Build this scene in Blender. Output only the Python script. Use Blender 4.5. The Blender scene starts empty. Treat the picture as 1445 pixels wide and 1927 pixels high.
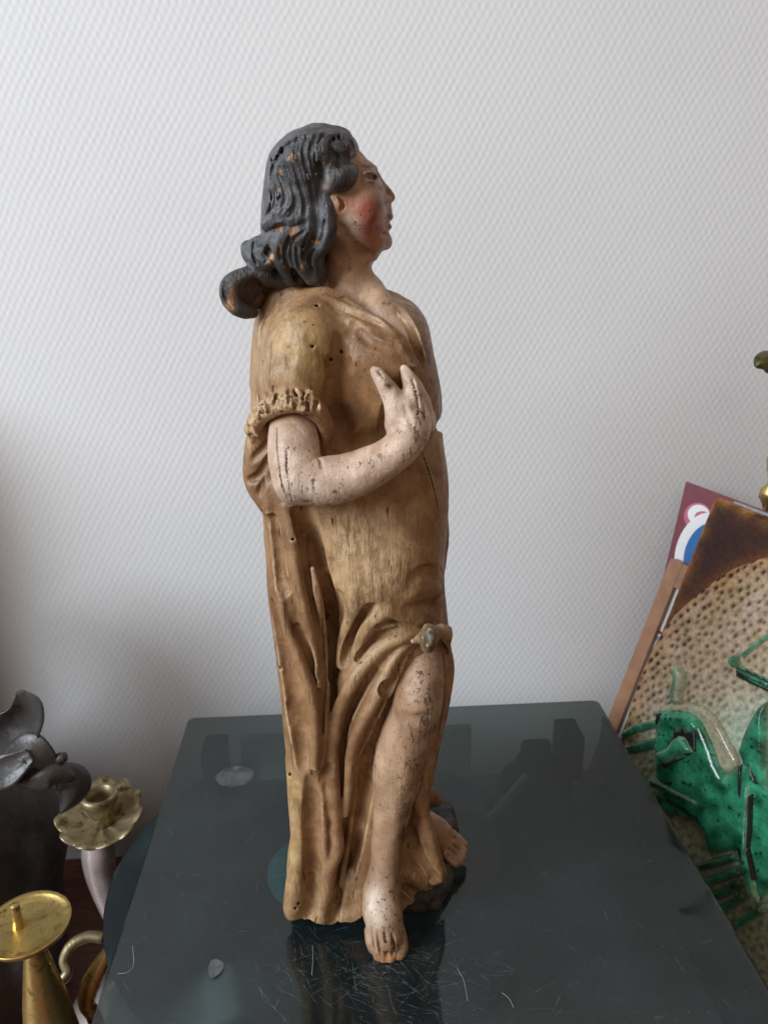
import bpy, math, random
import numpy as np
from mathutils import Vector, Matrix

# ------------------------------------------------------------------ camera, light, exposure
scene = bpy.context.scene
F, CX, CY, H = 1447.0, 722.5, 963.5, 0.43          # focal length in photo pixels, photo centre, lens height above the lid
D1 = np.array([-0.05991663, -0.31398933, 0.94753401])
D2 = np.array([0.99812802, -0.03050954, 0.0530058])
UP = np.array([-0.01226557, -0.94893618, -0.31522958])
RW = np.array([D2, D1, UP])                          # rows: world x, y, z in camera (right, down, forward)
cam = bpy.data.cameras.new('camera')
cam.sensor_fit = 'VERTICAL'
cam.angle_y = 2 * math.atan(963.5 / F)
cam.clip_start, cam.clip_end = 0.01, 50
cam.dof.use_dof = True
cam.dof.focus_distance = 0.47
cam.dof.aperture_fstop = 9.0
camo = bpy.data.objects.new('camera', cam)
scene.collection.objects.link(camo)
rm = np.stack([RW @ np.array([1, 0, 0.]), RW @ np.array([0, -1, 0.]), RW @ np.array([0, 0, -1.])], 1)
camo.matrix_world = Matrix.Translation((0, 0, H)) @ Matrix(rm.tolist()).to_4x4()
scene.camera = camo

world = bpy.data.worlds.new('World'); scene.world = world; world.use_nodes = True
bg = world.node_tree.nodes['Background']
bg.inputs[0].default_value = (1.0, 0.76, 0.55, 1); bg.inputs[1].default_value = 0.22

def area(name, loc, target, sx, sy, power, col):
    l = bpy.data.lights.new(name, 'AREA'); l.shape = 'RECTANGLE'; l.size, l.size_y = sx, sy
    l.energy = power; l.color = col
    o = bpy.data.objects.new(name, l); scene.collection.objects.link(o)
    o.location = loc
    o.rotation_euler = (Vector(target) - Vector(loc)).to_track_quat('-Z', 'Z').to_euler()
    return o
area('window_light', (-2.45, -0.95, 1.72), (0.0, 0.5, 0.25), 1.8, 1.7, 166, (0.82, 0.92, 1.0))
area('room_light', (0.5, -1.1, 1.9), (0.1, 0.5, 0.2), 1.2, 0.8, 3.5, (1.0, 0.88, 0.80))

vs_ = scene.view_settings
vs_.view_transform = 'Standard'; vs_.look = 'None'; vs_.gamma = 1; vs_.exposure = 0.0; vs_.use_curve_mapping = False
scene.render.engine = 'CYCLES'
scene.cycles.use_denoising = True
scene.cycles.max_bounces = 8; scene.cycles.transparent_max_bounces = 12
scene.cycles.caustics_reflective = False; scene.cycles.caustics_refractive = False
scene.cycles.sample_clamp_indirect = 4

# ------------------------------------------------------------------ measuring helpers
def raydir(px, py):
    r = RW @ np.array([px - CX, py - CY, F]); return r
def at(px, py, Y):                                   # photo point at depth Y (world)
    r = raydir(px, py); t = Y / r[1]
    return np.array([r[0] * t, Y, r[2] * t + H]), t  # t = metres per photo pixel there
def ground(px, py, z=0.0):
    r = raydir(px, py); t = (z - H) / r[2]
    return np.array([r[0] * t, r[1] * t, z])
def project(P):                                      # world -> photo pixel, for painting by place
    q = (P - np.array([0, 0, H])) @ RW
    return q[:, 0] / q[:, 2] * F + CX, q[:, 1] / q[:, 2] * F + CY

rng = np.random.default_rng(7)
random.seed(7)
COL = scene.collection

def mesh_obj(name, verts, faces, material, parent=None, base=(0, 0, 0), smooth=True, col=None, link=True):
    """faces: (n,4) / (n,3) int array or list of tuples"""
    me = bpy.data.meshes.new(name)
    verts = np.asarray(verts, np.float32) - np.asarray(base, np.float32)
    if isinstance(faces, np.ndarray):
        n, k = faces.shape
        me.vertices.add(len(verts)); me.vertices.foreach_set('co', verts.ravel())
        me.loops.add(n * k); me.loops.foreach_set('vertex_index', faces.astype(np.int32).ravel())
        me.polygons.add(n)
        me.polygons.foreach_set('loop_start', np.arange(0, n * k, k, dtype=np.int32))
        me.update(calc_edges=True); me.validate()
    else:
        me.from_pydata([tuple(map(float, v)) for v in verts], [], faces); me.update()
    if smooth:
        me.polygons.foreach_set('use_smooth', [True] * len(me.polygons))
    if col is not None:
        a = me.attributes.new('Col', 'FLOAT_COLOR', 'POINT')
        c4 = np.ones((len(verts), 4), np.float32); col = np.asarray(col); c4[:, :col.shape[1]] = col
        a.data.foreach_set('color', c4.ravel())
    me.materials.append(material)
    o = bpy.data.objects.new(name, me)
    if parent is not None: o.parent = parent
    else: o.location = base
    COL.objects.link(o)
    return o

def thing(name, label, cat, loc=(0, 0, 0), group=None):
    o = bpy.data.objects.new(name, None); o.empty_display_size = 0.02; o.location = loc
    COL.objects.link(o); o['label'] = label; o['category'] = cat
    if group: o['group'] = group
    return o
def tag(o, label, cat, group=None):
    o['label'] = label; o['category'] = cat
    if group: o['group'] = group
    return o
def struct(o): o['kind'] = 'structure'; return o

# ------------------------------------------------------------------ materials
class NT:
    def __init__(s, name):
        s.m = bpy.data.materials.new(name); s.m.use_nodes = True
        s.t = s.m.node_tree; s.t.nodes.clear()
        s.out = s.t.nodes.new('ShaderNodeOutputMaterial')
    def n(s, kind, **kw):
        nd = s.t.nodes.new('ShaderNode' + kind)
        for k, v in kw.items():
            if hasattr(nd, k) and not isinstance(v, bpy.types.NodeSocket) and k not in nd.inputs.keys(): setattr(nd, k, v)
            else: s.set(nd, k, v)
        return nd
    def set(s, nd, k, v):
        if isinstance(k, str) and k.startswith('i') and k[1:].isdigit(): k = int(k[1:])
        k = k.replace('_', ' ') if isinstance(k, str) else k
        sock = nd.inputs[k]
        if isinstance(v, bpy.types.NodeSocket): s.t.links.new(v, sock)
        else:
            if sock.type == 'RGBA' and len(v) == 3: v = (*v, 1)
            sock.default_value = v
    def math(s, op, a, b=0.0, clamp=False):
        nd = s.n('Math', operation=op, i0=a, i1=b); nd.use_clamp = clamp; return nd.outputs[0]
    def mix(s, fac, a, b, mode='MIX'):
        nd = s.t.nodes.new('ShaderNodeMix'); nd.data_type = 'RGBA'; nd.blend_type = mode
        for i, v in ((0, fac), (6, a), (7, b)):
            if isinstance(v, bpy.types.NodeSocket): s.t.links.new(v, nd.inputs[i])
            else: nd.inputs[i].default_value = (*v, 1) if (i > 0 and len(v) == 3) else v
        return nd.outputs[2]
    def ramp(s, fac, lo, hi, a=0.0, b=1.0):
        nd = s.n('MapRange', i0=fac, i1=lo, i2=hi, i3=a, i4=b); nd.clamp = True; nd.interpolation_type = 'SMOOTHSTEP'; return nd.outputs[0]
    def coords(s, scale=(1, 1, 1), kind='Object', rot=(0, 0, 0)):
        tc = s.n('TexCoord'); mp = s.n('Mapping', Scale=scale, Rotation=rot); s.t.links.new(tc.outputs[kind], mp.inputs[0]); return mp.outputs[0]
    def noise(s, vec, scale, detail=3.0, rough=0.55, dist=0.0):
        nd = s.n('TexNoise', Vector=vec, Scale=scale, Detail=detail, Roughness=rough, Distortion=dist); return nd.outputs[0]
    def bump(s, h, strength, dist, normal=None):
        nd = s.n('Bump', Strength=strength, Distance=dist, Height=h)
        if normal is not None: s.t.links.new(normal, nd.inputs['Normal'])
        return nd.outputs[0]
    def done(s, sock): s.t.links.new(sock, s.out.inputs[0]); return s.m

def plain(name, col, rough=0.5, metal=0.0, var=0.15, vscale=60, bump=0.0, bscale=300, coat=0.0, spec=0.5):
    t = NT(name); c = t.coords()
    n1 = t.noise(c, vscale, 4)
    cc = t.mix(t.ramp(n1, 0.3, 0.7), tuple(x * (1 - var) for x in col), tuple(min(1, x * (1 + var)) for x in col))
    p = t.n('BsdfPrincipled', Base_Color=cc, Metallic=metal, Coat_Weight=coat)
    p.inputs['Specular IOR Level'].default_value = spec
    t.set(p, 'Roughness', t.ramp(t.noise(c, vscale * 1.7, 3), 0.3, 0.7, max(0.03, rough * 0.8), min(1, rough * 1.2)))
    if bump: t.set(p, 'Normal', t.bump(t.noise(c, bscale, 4), bump, 0.002))
    return t.done(p.outputs[0])

# ------------------------------------------------------------------ setting: wall and table
def wall_material():
    t = NT('woven_wallpaper'); tc = t.n('TexCoord'); sp = t.n('SeparateXYZ'); 
    w = t.n('TexNoise', Scale=22.0, Detail=2.0); t.t.links.new(tc.outputs['Object'], w.inputs['Vector'])
    vadd = t.n('VectorMath', operation='MULTIPLY_ADD'); t.t.links.new(w.outputs['Color'], vadd.inputs[0])
    vadd.inputs[1].default_value = (0.0065, 0.0065, 0.0065); t.t.links.new(tc.outputs['Object'], vadd.inputs[2])
    t.t.links.new(vadd.outputs[0], sp.inputs[0])
    a = t.math('COSINE', t.math('MULTIPLY', sp.outputs[0], 2 * math.pi / 0.00707))
    b = t.math('COSINE', t.math('MULTIPLY', sp.outputs[2], math.pi / 0.00595))
    lat = t.math('MULTIPLY', a, b)
    c = t.coords()
    fine = t.noise(c, 330, 3, 0.6)
    med = t.noise(c, 95, 2)
    hgt = t.math('ADD', t.math('MULTIPLY', lat, t.ramp(med, 0.25, 0.75, 0.45, 1.0)), t.math('MULTIPLY', fine, 0.9))
    big = t.noise(c, 3.0, 3)
    col = t.mix(t.ramp(big, 0.3, 0.7), (0.72, 0.70, 0.70), (0.76, 0.74, 0.74))
    p = t.n('BsdfPrincipled', Base_Color=col, Roughness=0.62)
    p.inputs['Specular IOR Level'].default_value = 0.3
    t.set(p, 'Normal', t.bump(hgt, 0.21, 0.0006))
    return t.done(p.outputs[0])
WALLY = 0.775
wv = [(-1.6, WALLY, -0.30), (1.4, WALLY, -0.30), (1.4, WALLY, 1.6), (-1.6, WALLY, 1.6)]
struct(mesh_obj('wall', wv, [(0, 1, 2, 3)], wall_material(), smooth=False))

def wood_table():
    t = NT('red_brown_wood'); c = t.coords((1, 9, 9))
    n = t.noise(c, 14, 5, 0.6, 1.2)
    col = t.mix(t.ramp(n, 0.3, 0.75), (0.085, 0.026, 0.016), (0.17, 0.062, 0.038))
    p = t.n('BsdfPrincipled', Base_Color=col, Roughness=0.38)
    t.set(p, 'Normal', t.bump(n, 0.12, 0.001))
    return t.done(p.outputs[0])
TZ = -0.258
def box_verts(lo, hi):
    (x0, y0, z0), (x1, y1, z1) = lo, hi
    v = [(x0, y0, z0), (x1, y0, z0), (x1, y1, z0), (x0, y1, z0), (x0, y0, z1), (x1, y0, z1), (x1, y1, z1), (x0, y1, z1)]
    f = [(0, 3, 2, 1), (4, 5, 6, 7), (0, 1, 5, 4), (1, 2, 6, 5), (2, 3, 7, 6), (3, 0, 4, 7)]
    return v, f
v, f = box_verts((-1.4, -0.05, TZ - 0.04), (1.2, WALLY - 0.002, TZ))
struct(mesh_obj('table_top', v, f, wood_table(), smooth=False))

# unseen brown panel, added outside the left edge to shade the lower wall
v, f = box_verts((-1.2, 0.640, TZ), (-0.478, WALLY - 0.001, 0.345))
struct(mesh_obj('unseen_brown_panel', v, f, plain('brown_panel', (0.45, 0.23, 0.11), 0.5, 0, 0.2, 20), smooth=False))

# ------------------------------------------------------------------ generic shape builders
def rbox(name, lo, hi, r, mat, parent, base, seg=3, zround=True):
    import bmesh
    bm = bmesh.new(); v, f = box_verts(lo, hi)
    bv = [bm.verts.new(np.array(q) - np.array(base)) for q in v]
    for q in f: bm.faces.new([bv[i] for i in q])
    ed = bm.edges[:] if zround else [e for e in bm.edges if abs(e.verts[0].co.z - e.verts[1].co.z) > 1e-6]
    bmesh.ops.bevel(bm, geom=ed, offset=r, segments=seg, affect='EDGES', profile=0.5)
    me = bpy.data.meshes.new(name); bm.to_mesh(me); bm.free()
    for p in me.polygons: p.use_smooth = False
    me.materials.append(mat)
    o = bpy.data.objects.new(name, me); COL.objects.link(o)
    if parent is not None: o.parent = parent
    else: o.location = base
    return o
def lathe(name, prof, centre, mat, parent, base, n=48, ripple=None):
    """prof: list of (radius, z) ; closed if first/last radius 0"""
    prof = np.array(prof, float); th = np.linspace(0, 2 * math.pi, n, endpoint=False)
    V = []
    for i, (r, z) in enumerate(prof):
        rr = r * np.ones(n); zz = z * np.ones(n)
        if ripple: rr, zz = ripple(i, r, z, th)
        V.append(np.stack([centre[0] + rr * np.cos(th), centre[1] + rr * np.sin(th), centre[2] + zz], 1))
    V = np.concatenate(V); m = len(prof); Fc = []
    for i in range(m - 1):
        for j in range(n):
            k = (j + 1) % n
            Fc.append((i * n + j, i * n + k, (i + 1) * n + k, (i + 1) * n + j))
    return mesh_obj(name, V, np.array(Fc), mat, parent, base)
def catmull(P, n):
    P = np.asarray(P, float); m = len(P)
    if m == 2: 
        u = np.linspace(0, 1, n)[:, None]; return P[0] * (1 - u) + P[1] * u
    Q = np.concatenate([[2 * P[0] - P[1]], P, [2 * P[-1] - P[-2]]])
    u = np.linspace(0, m - 1 - 1e-9, n); i = u.astype(int); f = (u - i)[:, None]
    a, b, c, d = Q[i], Q[i + 1], Q[i + 2], Q[i + 3]
    return 0.5 * (2 * b + (c - a) * f + (2 * a - 5 * b + 4 * c - d) * f ** 2 + (3 * b - a - 3 * c + d) * f ** 3)
def tube(name, pts, rad, mat, parent, base, n=60, seg=14, closed=False):
    P = catmull(np.column_stack([np.array(pts, float), np.broadcast_to(rad, (len(pts),))]), n)
    C, Rr = P[:, :3], P[:, 3]
    T = np.gradient(C, axis=0); T /= np.linalg.norm(T, axis=1)[:, None]
    ref = np.array([0.13, 0.2, 1.0]); ref = ref if abs(T[0] @ ref) < 0.95 else np.array([1., 0, 0])
    th = np.linspace(0, 2 * math.pi, seg, endpoint=False); V = []
    nv = np.cross(T[0], ref); nv /= np.linalg.norm(nv)
    for i in range(n):
        nv = nv - T[i] * (nv @ T[i]); nv /= np.linalg.norm(nv); bv = np.cross(T[i], nv)
        V.append(C[i] + Rr[i] * (np.cos(th)[:, None] * nv + np.sin(th)[:, None] * bv))
    V = np.concatenate(V + [C[:1], C[-1:]]); Fc = []
    for i in range(n - 1):
        for j in range(seg):
            k = (j + 1) % seg; Fc.append((i * seg + j, i * seg + k, (i + 1) * seg + k, (i + 1) * seg + j))
    for j in range(seg):
        k = (j + 1) % seg
        Fc.append((k, j, n * seg)); Fc.append(((n - 1) * seg + j, (n - 1) * seg + k, n * seg + 1))
    return mesh_obj(name, V, Fc, mat, parent, base)

# ------------------------------------------------------------------ record player with smoked lid
LX0, LX1, LY0, LY1 = -0.1587, 0.2526, 0.315, 0.6682
LIDH = 0.072
DECK = -0.062
def lid_material():
    t = NT('smoked_acrylic'); c = t.coords()
    g_ = t.n('NewGeometry'); dt_ = t.n('VectorMath', operation='DOT_PRODUCT'); t.t.links.new(g_.outputs['Incoming'], dt_.inputs[0]); t.t.links.new(g_.outputs['Normal'], dt_.inputs[1])
    om = t.math('SUBTRACT', 1.0, t.math('ABSOLUTE', dt_.outputs['Value'])); fr = t.math('ADD', 0.042, t.math('MULTIPLY', t.math('POWER', om, 5.0), 0.95), True)   # Schlick reflectance
    tr = t.n('BsdfTransparent', Color=(0.385, 0.435, 0.415))
    gl = t.n('BsdfGlossy', Color=(1, 1, 1), Roughness=0.06)
    t.set(gl, 'Roughness', t.ramp(t.noise(c, 30, 3), 0.35, 0.7, 0.035, 0.10))
    m1 = t.n('MixShader', i0=fr, i1=tr.outputs[0], i2=gl.outputs[0])
    # dust and fine scuffs
    d1 = t.ramp(t.noise(c, 900, 2, 0.7), 0.66, 0.80)
    d2 = t.ramp(t.noise(c, 18, 4, 0.6), 0.30, 0.75, 0.45, 1.0)
    sc = t.n('TexNoise', Scale=70.0, Detail=5.0, Distortion=2.5); t.t.links.new(t.coords((0.35, 6, 1), rot=(0, 0, 0.6)), sc.inputs['Vector'])
    s1 = t.ramp(sc.outputs[0], 0.64, 0.74)
    dust = t.math('MULTIPLY', t.math('ADD', t.math('MULTIPLY', d1, 0.30), t.math('ADD', t.math('MULTIPLY', s1, 0.06), 0.026)), d2, True)
    df = t.n('BsdfDiffuse', Color=(0.38, 0.49, 0.52))
    m2 = t.n('MixShader', i0=dust, i1=m1.outputs[0], i2=df.outputs[0])
    return t.done(m2.outputs[0])
def vinyl_material():
    t = NT('grooved_vinyl'); c = t.coords()
    tg = t.n('Tangent', direction_type='RADIAL', axis='Z')
    sp = t.n('SeparateXYZ'); t.t.links.new(c, sp.inputs[0])
    r = t.math('SQRT', t.math('ADD', t.math('MULTIPLY', sp.outputs[0], sp.outputs[0]), t.math('MULTIPLY', sp.outputs[1], sp.outputs[1])))
    band = t.ramp(t.n('TexNoise', Scale=70.0, noise_dimensions='1D', W=r).outputs[0], 0.3, 0.7, 0.08, 0.13)
    wave = t.math('SINE', t.math('MULTIPLY', r, 2 * math.pi / 0.0011))
    p = t.n('BsdfPrincipled', Base_Color=(0.055, 0.066, 0.07), Metallic=0.7, Roughness=band, Anisotropic=ANI, Normal=t.bump(wave, GB, 0.00022))
    p.inputs['Specular IOR Level'].default_value = 1.0
    p.inputs['Specular Tint'].default_value = (0.62, 0.95, 1.0, 1)
    t.t.links.new(tg.outputs[0], p.inputs['Tangent'])
    return t.done(p.outputs[0])
ANI, GB = 0.0, 0.9
M_LID = lid_material(); M_VINYL = vinyl_material()
M_DECK = plain('deck_metal', (0.11, 0.125, 0.115), 0.45, 0.0, 0.08, 40)
M_PLINTH = plain('black_plinth', (0.012, 0.012, 0.013), 0.35, 0, 0.2, 40)
M_RUBBER = plain('black_rubber', (0.015, 0.015, 0.016), 0.6)
M_LABEL = plain('teal_paper', (0.02, 0.30, 0.36), 0.6, 0, 0.1, 30)
M_SILVER = plain('brushed_silver', (0.62, 0.62, 0.60), 0.32, 1.0, 0.08, 80)
M_ARM = plain('grey_arm', (0.72, 0.74, 0.72), 0.4, 0.0, 0.06, 80)

bt = (0.047, 0.49, TZ)
tt = thing('record_player', 'record player with smoked scratched lid, carrying the wooden statue', 'record player', bt)
rbox('plinth', (LX0 - 0.018, LY0 - 0.02, TZ + 0.012), (LX1 - 0.001, LY1 - 0.018, -LIDH - 0.004), 0.004, M_PLINTH, tt, bt)
for (fx, fy) in ((LX0 + 0.04, LY0 + 0.04), (LX1 - 0.04, LY0 + 0.04), (LX0 + 0.04, LY1 - 0.04), (LX1 - 0.04, LY1 - 0.04)):
    lathe('rubber_foot', [(0, TZ), (0.018, TZ), (0.02, TZ + 0.004), (0.018, TZ + 0.0125), (0, TZ + 0.0125)], (fx, fy, 0), M_RUBBER, tt, bt, 24)
rbox('deck_plate', (LX0 - 0.016, LY0 - 0.018, -LIDH - 0.003), (LX1 - 0.004, LY1 - 0.020, DECK - 0.006), 0.002, M_DECK, tt, bt)
RC = (-0.026, 0.522, 0)
pl = lathe('platter', [(0, DECK - 0.006), (0.150, DECK - 0.006), (0.152, DECK - 0.003), (0.150, DECK), (0, DECK)], RC, M_RUBBER, tt, bt, 72)
rec = lathe('vinyl_record', [(0.046, 0.0), (0.0465, 0.0008), (0.174, 0.0008), (0.1755, 0.0), (0.1745, -0.0008)], (0, 0, 0), M_VINYL, None, (0, 0, 0), 96)
rec.location = (RC[0], RC[1], DECK + 0.0018)
tag(rec, 'black vinyl record with teal label under the smoked lid', 'record')
lb = lathe('paper_label', [(0, 0.0009), (0.0465, 0.0009), (0.0465, 0.0004)], (0, 0, 0), M_LABEL, rec, (0, 0, 0), 48)
lathe('spindle', [(0, DECK), (0.0035, DECK), (0.0035, DECK + 0.010), (0.002, DECK + 0.013), (0, DECK + 0.0135)], RC, M_SILVER, tt, bt, 16)
# tone arm: pivot in the back right corner, head shell beside the statue
pv = ground(1010, 1425, -0.03); h1 = ground(918, 1545, DECK + 0.02)
ta = lathe('tonearm_pivot', [(0, DECK - 0.006), (0.034, DECK - 0.006), (0.034, DECK + 0.006), (0.022, DECK + 0.008), (0.020, DECK + 0.028), (0.016, DECK + 0.030), (0, DECK + 0.030)], (pv[0], pv[1], 0), M_RUBBER, tt, bt, 40)
pa = np.array([pv[0], pv[1], DECK + 0.022])
tarm = tube('tonearm_tube', [pa, (pa + h1) / 2, h1], 0.0042, M_ARM, tt, bt, 20, 12)
dv = (h1 - pa); dv /= np.linalg.norm(dv)
rbox('counterweight', (pa[0] - 0.012, pa[1] + 0.012, DECK + 0.004), (pa[0] + 0.018, pa[1] + 0.020, DECK + 0.040), 0.006, M_RUBBER, tt, bt)
# head shell: flat rounded plate
def plate(name, pts, z0, z1, mat, parent, base, r=0):
    P = [np.array(q) for q in pts]; n = len(P)
    V = [(q[0], q[1], z1) for q in P] + [(q[0], q[1], z0) for q in P]
    Fc = [tuple(range(n)), tuple(range(2 * n - 1, n - 1, -1))] + [(i, i + n, (i + 1) % n + n, (i + 1) % n) for i in range(n)]
    return mesh_obj(name, V, Fc, mat, parent, base, smooth=False)
hp = [ground(a, b, DECK + 0.016)[:2] for a, b in ((780, 1668), (880, 1664), (918, 1652), (936, 1630), (940, 1600), (932, 1560), (920, 1530), (905, 1512), (880, 1505), (800, 1510))]
if np.cross(np.append(hp[1] - hp[0], 0), np.append(hp[2] - hp[1], 0))[2] < 0: hp = hp[::-1]
plate('head_shell', hp, DECK + 0.010, DECK + 0.016, plain('head_shell_grey', (0.40, 0.35, 0.30), 0.55), tarm, bt)
for hx in (-0.128, 0.212):
    rbox('hinge', (hx - 0.011, 0.612, DECK + 0.008), (hx + 0.011, 0.647, -0.0052), 0.003, M_RUBBER, tt, bt)
for hx in (-0.145, 0.240):
    rbox('lid_support', (hx - 0.006, 0.320, -LIDH), (hx + 0.006, 0.334, -0.0052), 0.002, M_RUBBER, tt, bt)
rbox('reflection_plate', (-0.105, 0.636, DECK + 0.008), (-0.055, 0.644, -0.0052), 0.001, M_ARM, tt, bt)  # pale plates added where mirror reflections lighten the back of the lid
rbox('reflection_plate', (0.055, 0.636, DECK + 0.008), (0.118, 0.644, -0.0052), 0.001, M_ARM, tt, bt)

def lid_mesh():
    import bmesh
    r, seg = 0.007, 5; th = 0.003
    def ring(x0, y0, x1, y1, rr):
        out = []
        for (cx, cy, a0) in ((x1 - rr, y1 - rr, 0), (x0 + rr, y1 - rr, 90), (x0 + rr, y0 + rr, 180), (x1 - rr, y0 + rr, 270)):
            for k in range(seg + 1):
                a = math.radians(a0 + 90 * k / seg); out.append((cx + rr * math.cos(a), cy + rr * math.sin(a)))
        return out
    prof = [(0.0, -0.0045), (0.0, -0.0016), (0.0005, -0.0005), (0.0016, 0.0), (0.003, 0.0)]
    V, Fc = [], []; rings = []
    for (ins, z) in prof + [(0.003, -0.005), (0.0012, -0.005), (0.0004, -0.0048)]:
        rg = ring(LX0 + ins, LY0 + ins, LX1 - ins, LY1 - ins, max(0.002, r - ins * 0.6))
        rings.append(range(len(V), len(V) + len(rg))); V += [(x, y, z) for x, y in rg]
    n = len(rings[0])
    def join(a, b):
        for i in range(n): Fc.append((a[i], a[(i + 1) % n], b[(i + 1) % n], b[i]))
    for i in range(4): join(rings[i], rings[i + 1])
    Fc.append(tuple(rings[4]))
    Fc.append(tuple(reversed(rings[5])))
    join(rings[5], rings[6]); join(rings[6], rings[7]); join(rings[7], rings[0])
    return V, Fc
lv, lf = lid_mesh()
lid = mesh_obj('smoked_lid', lv, lf, M_LID, tt, bt, smooth=False)

rbox('lid_side', (LX1 - 0.0032, LY0 + 0.006, DECK - 0.005), (LX1 - 0.0002, LY1 - 0.022, -0.0052), 0.0008, M_LID, tt, bt)
# hair-fine scratches, dust threads and specks on the lid, each a sliver of real geometry lying on it
def scratch_material():
    t = NT('scratch_white'); df = t.n('BsdfDiffuse', Color=(0.62, 0.68, 0.72)); tr = t.n('BsdfTransparent')
    c = t.coords(); k = t.ramp(t.noise(c, 260, 3), 0.35, 0.7, 0.01, 0.20)
    return t.done(t.n('MixShader', i0=k, i1=tr.outputs[0], i2=df.outputs[0]).outputs[0])
SV, SF = [], []
def sliver(p, ang, ln, wd, curve, z=0.0003):
    n = 7; u = np.linspace(-0.5, 0.5, n); a = ang + curve * u
    x = p[0] + np.cumsum(np.cos(a)) * ln / n; y = p[1] + np.cumsum(np.sin(a)) * ln / n
    w = wd * (1 - (2 * u) ** 2) ** 0.5 + wd * 0.15; nx, ny = -np.sin(a), np.cos(a); b = len(SV)
    for i in range(n):
        SV.append((x[i] + nx[i] * w[i], y[i] + ny[i] * w[i], z)); SV.append((x[i] - nx[i] * w[i], y[i] - ny[i] * w[i], z))
    for i in range(n - 1): SF.append((b + 2 * i, b + 2 * i + 1, b + 2 * i + 3, b + 2 * i + 2))
R_ = rng
for i in range(190):   # dense nest of scratches in front of the statue
    c0 = ground(R_.normal(720, 105), R_.normal(1845, 46)); sliver(c0, R_.choice([0.35, -0.5, -0.2, 1.9]) + R_.normal(0, 0.3), R_.uniform(0.008, 0.036), R_.uniform(0.00005, 0.00014), R_.normal(0, 0.5))
for i in range(420):   # all over
    c0 = (R_.uniform(LX0 + 0.015, LX1 - 0.015), R_.uniform(LY0 + 0.01, LY1 - 0.015)); sliver(c0, R_.uniform(0, 3.14), R_.uniform(0.002, 0.02), R_.uniform(0.00005, 0.00013), R_.normal(0, 0.6))
for i in range(900):   # specks
    c0 = (R_.uniform(LX0 + 0.01, LX1 - 0.01), R_.uniform(LY0 + 0.01, LY1 - 0.01)); q = R_.uniform(0.0002, 0.0007); sliver(c0, R_.uniform(0, 3.14), q * 1.6, q * 0.5, 0)
so = mesh_obj('scratches', SV, SF, scratch_material(), lid, bt, smooth=False); so['kind'] = 'stuff'
M_THREAD = plain('pale_thread', (0.45, 0.48, 0.48), 0.7)
for pp in (((588, 1778), (589, 1800), (587, 1835)), ((860, 1822), (872, 1845), (880, 1884)), ((944, 1868), (958, 1880), (966, 1896)), ((250, 1780), (252, 1815), (240, 1830), (222, 1832))):
    tube('dust_thread', [ground(a, b, 0.0006) for a, b in pp], 0.00010, M_THREAD, lid, bt, 16, 5)
# oval smear left by a sticker
sm = NT('dried_smear'); smc = sm.coords(); 
smf = sm.math('MULTIPLY', sm.ramp(sm.noise(smc, 130, 4, 0.6), 0.35, 0.65, 0.01, 0.07), 1.0)
M_SMEAR = sm.done(sm.n('MixShader', i0=smf, i1=sm.n('BsdfTransparent').outputs[0], i2=sm.n('BsdfDiffuse', Color=(0.55, 0.58, 0.58)).outputs[0]).outputs[0])
cs = ground(442, 1461); ang = np.linspace(0, 2 * math.pi, 28, endpoint=False)
plate('smear', [(cs[0] + 0.0165 * math.cos(a), cs[1] + 0.014 * math.sin(a)) for a in ang], 0.0001, 0.0002, M_SMEAR, lid, bt)
cf = ground(407, 1825)
fl = [(cf[0] + r_ * 0.8 * math.cos(a), cf[1] + r_ * 0.95 * math.sin(a)) for a, r_ in zip(np.linspace(0, 2 * math.pi, 11, endpoint=False), (0.006, 0.0065, 0.0062, 0.0072, 0.008, 0.0062, 0.0058, 0.0066, 0.0075, 0.006, 0.0055))]
tag(plate('plaster_flake', fl, 0.0003, 0.0016, plain('grey_plaster', (0.085, 0.088, 0.088), 0.9, 0, 0.3, 300), None, (cf[0], cf[1], 0)), 'small grey plaster flake lying on the lid near the front', 'flake')

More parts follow.
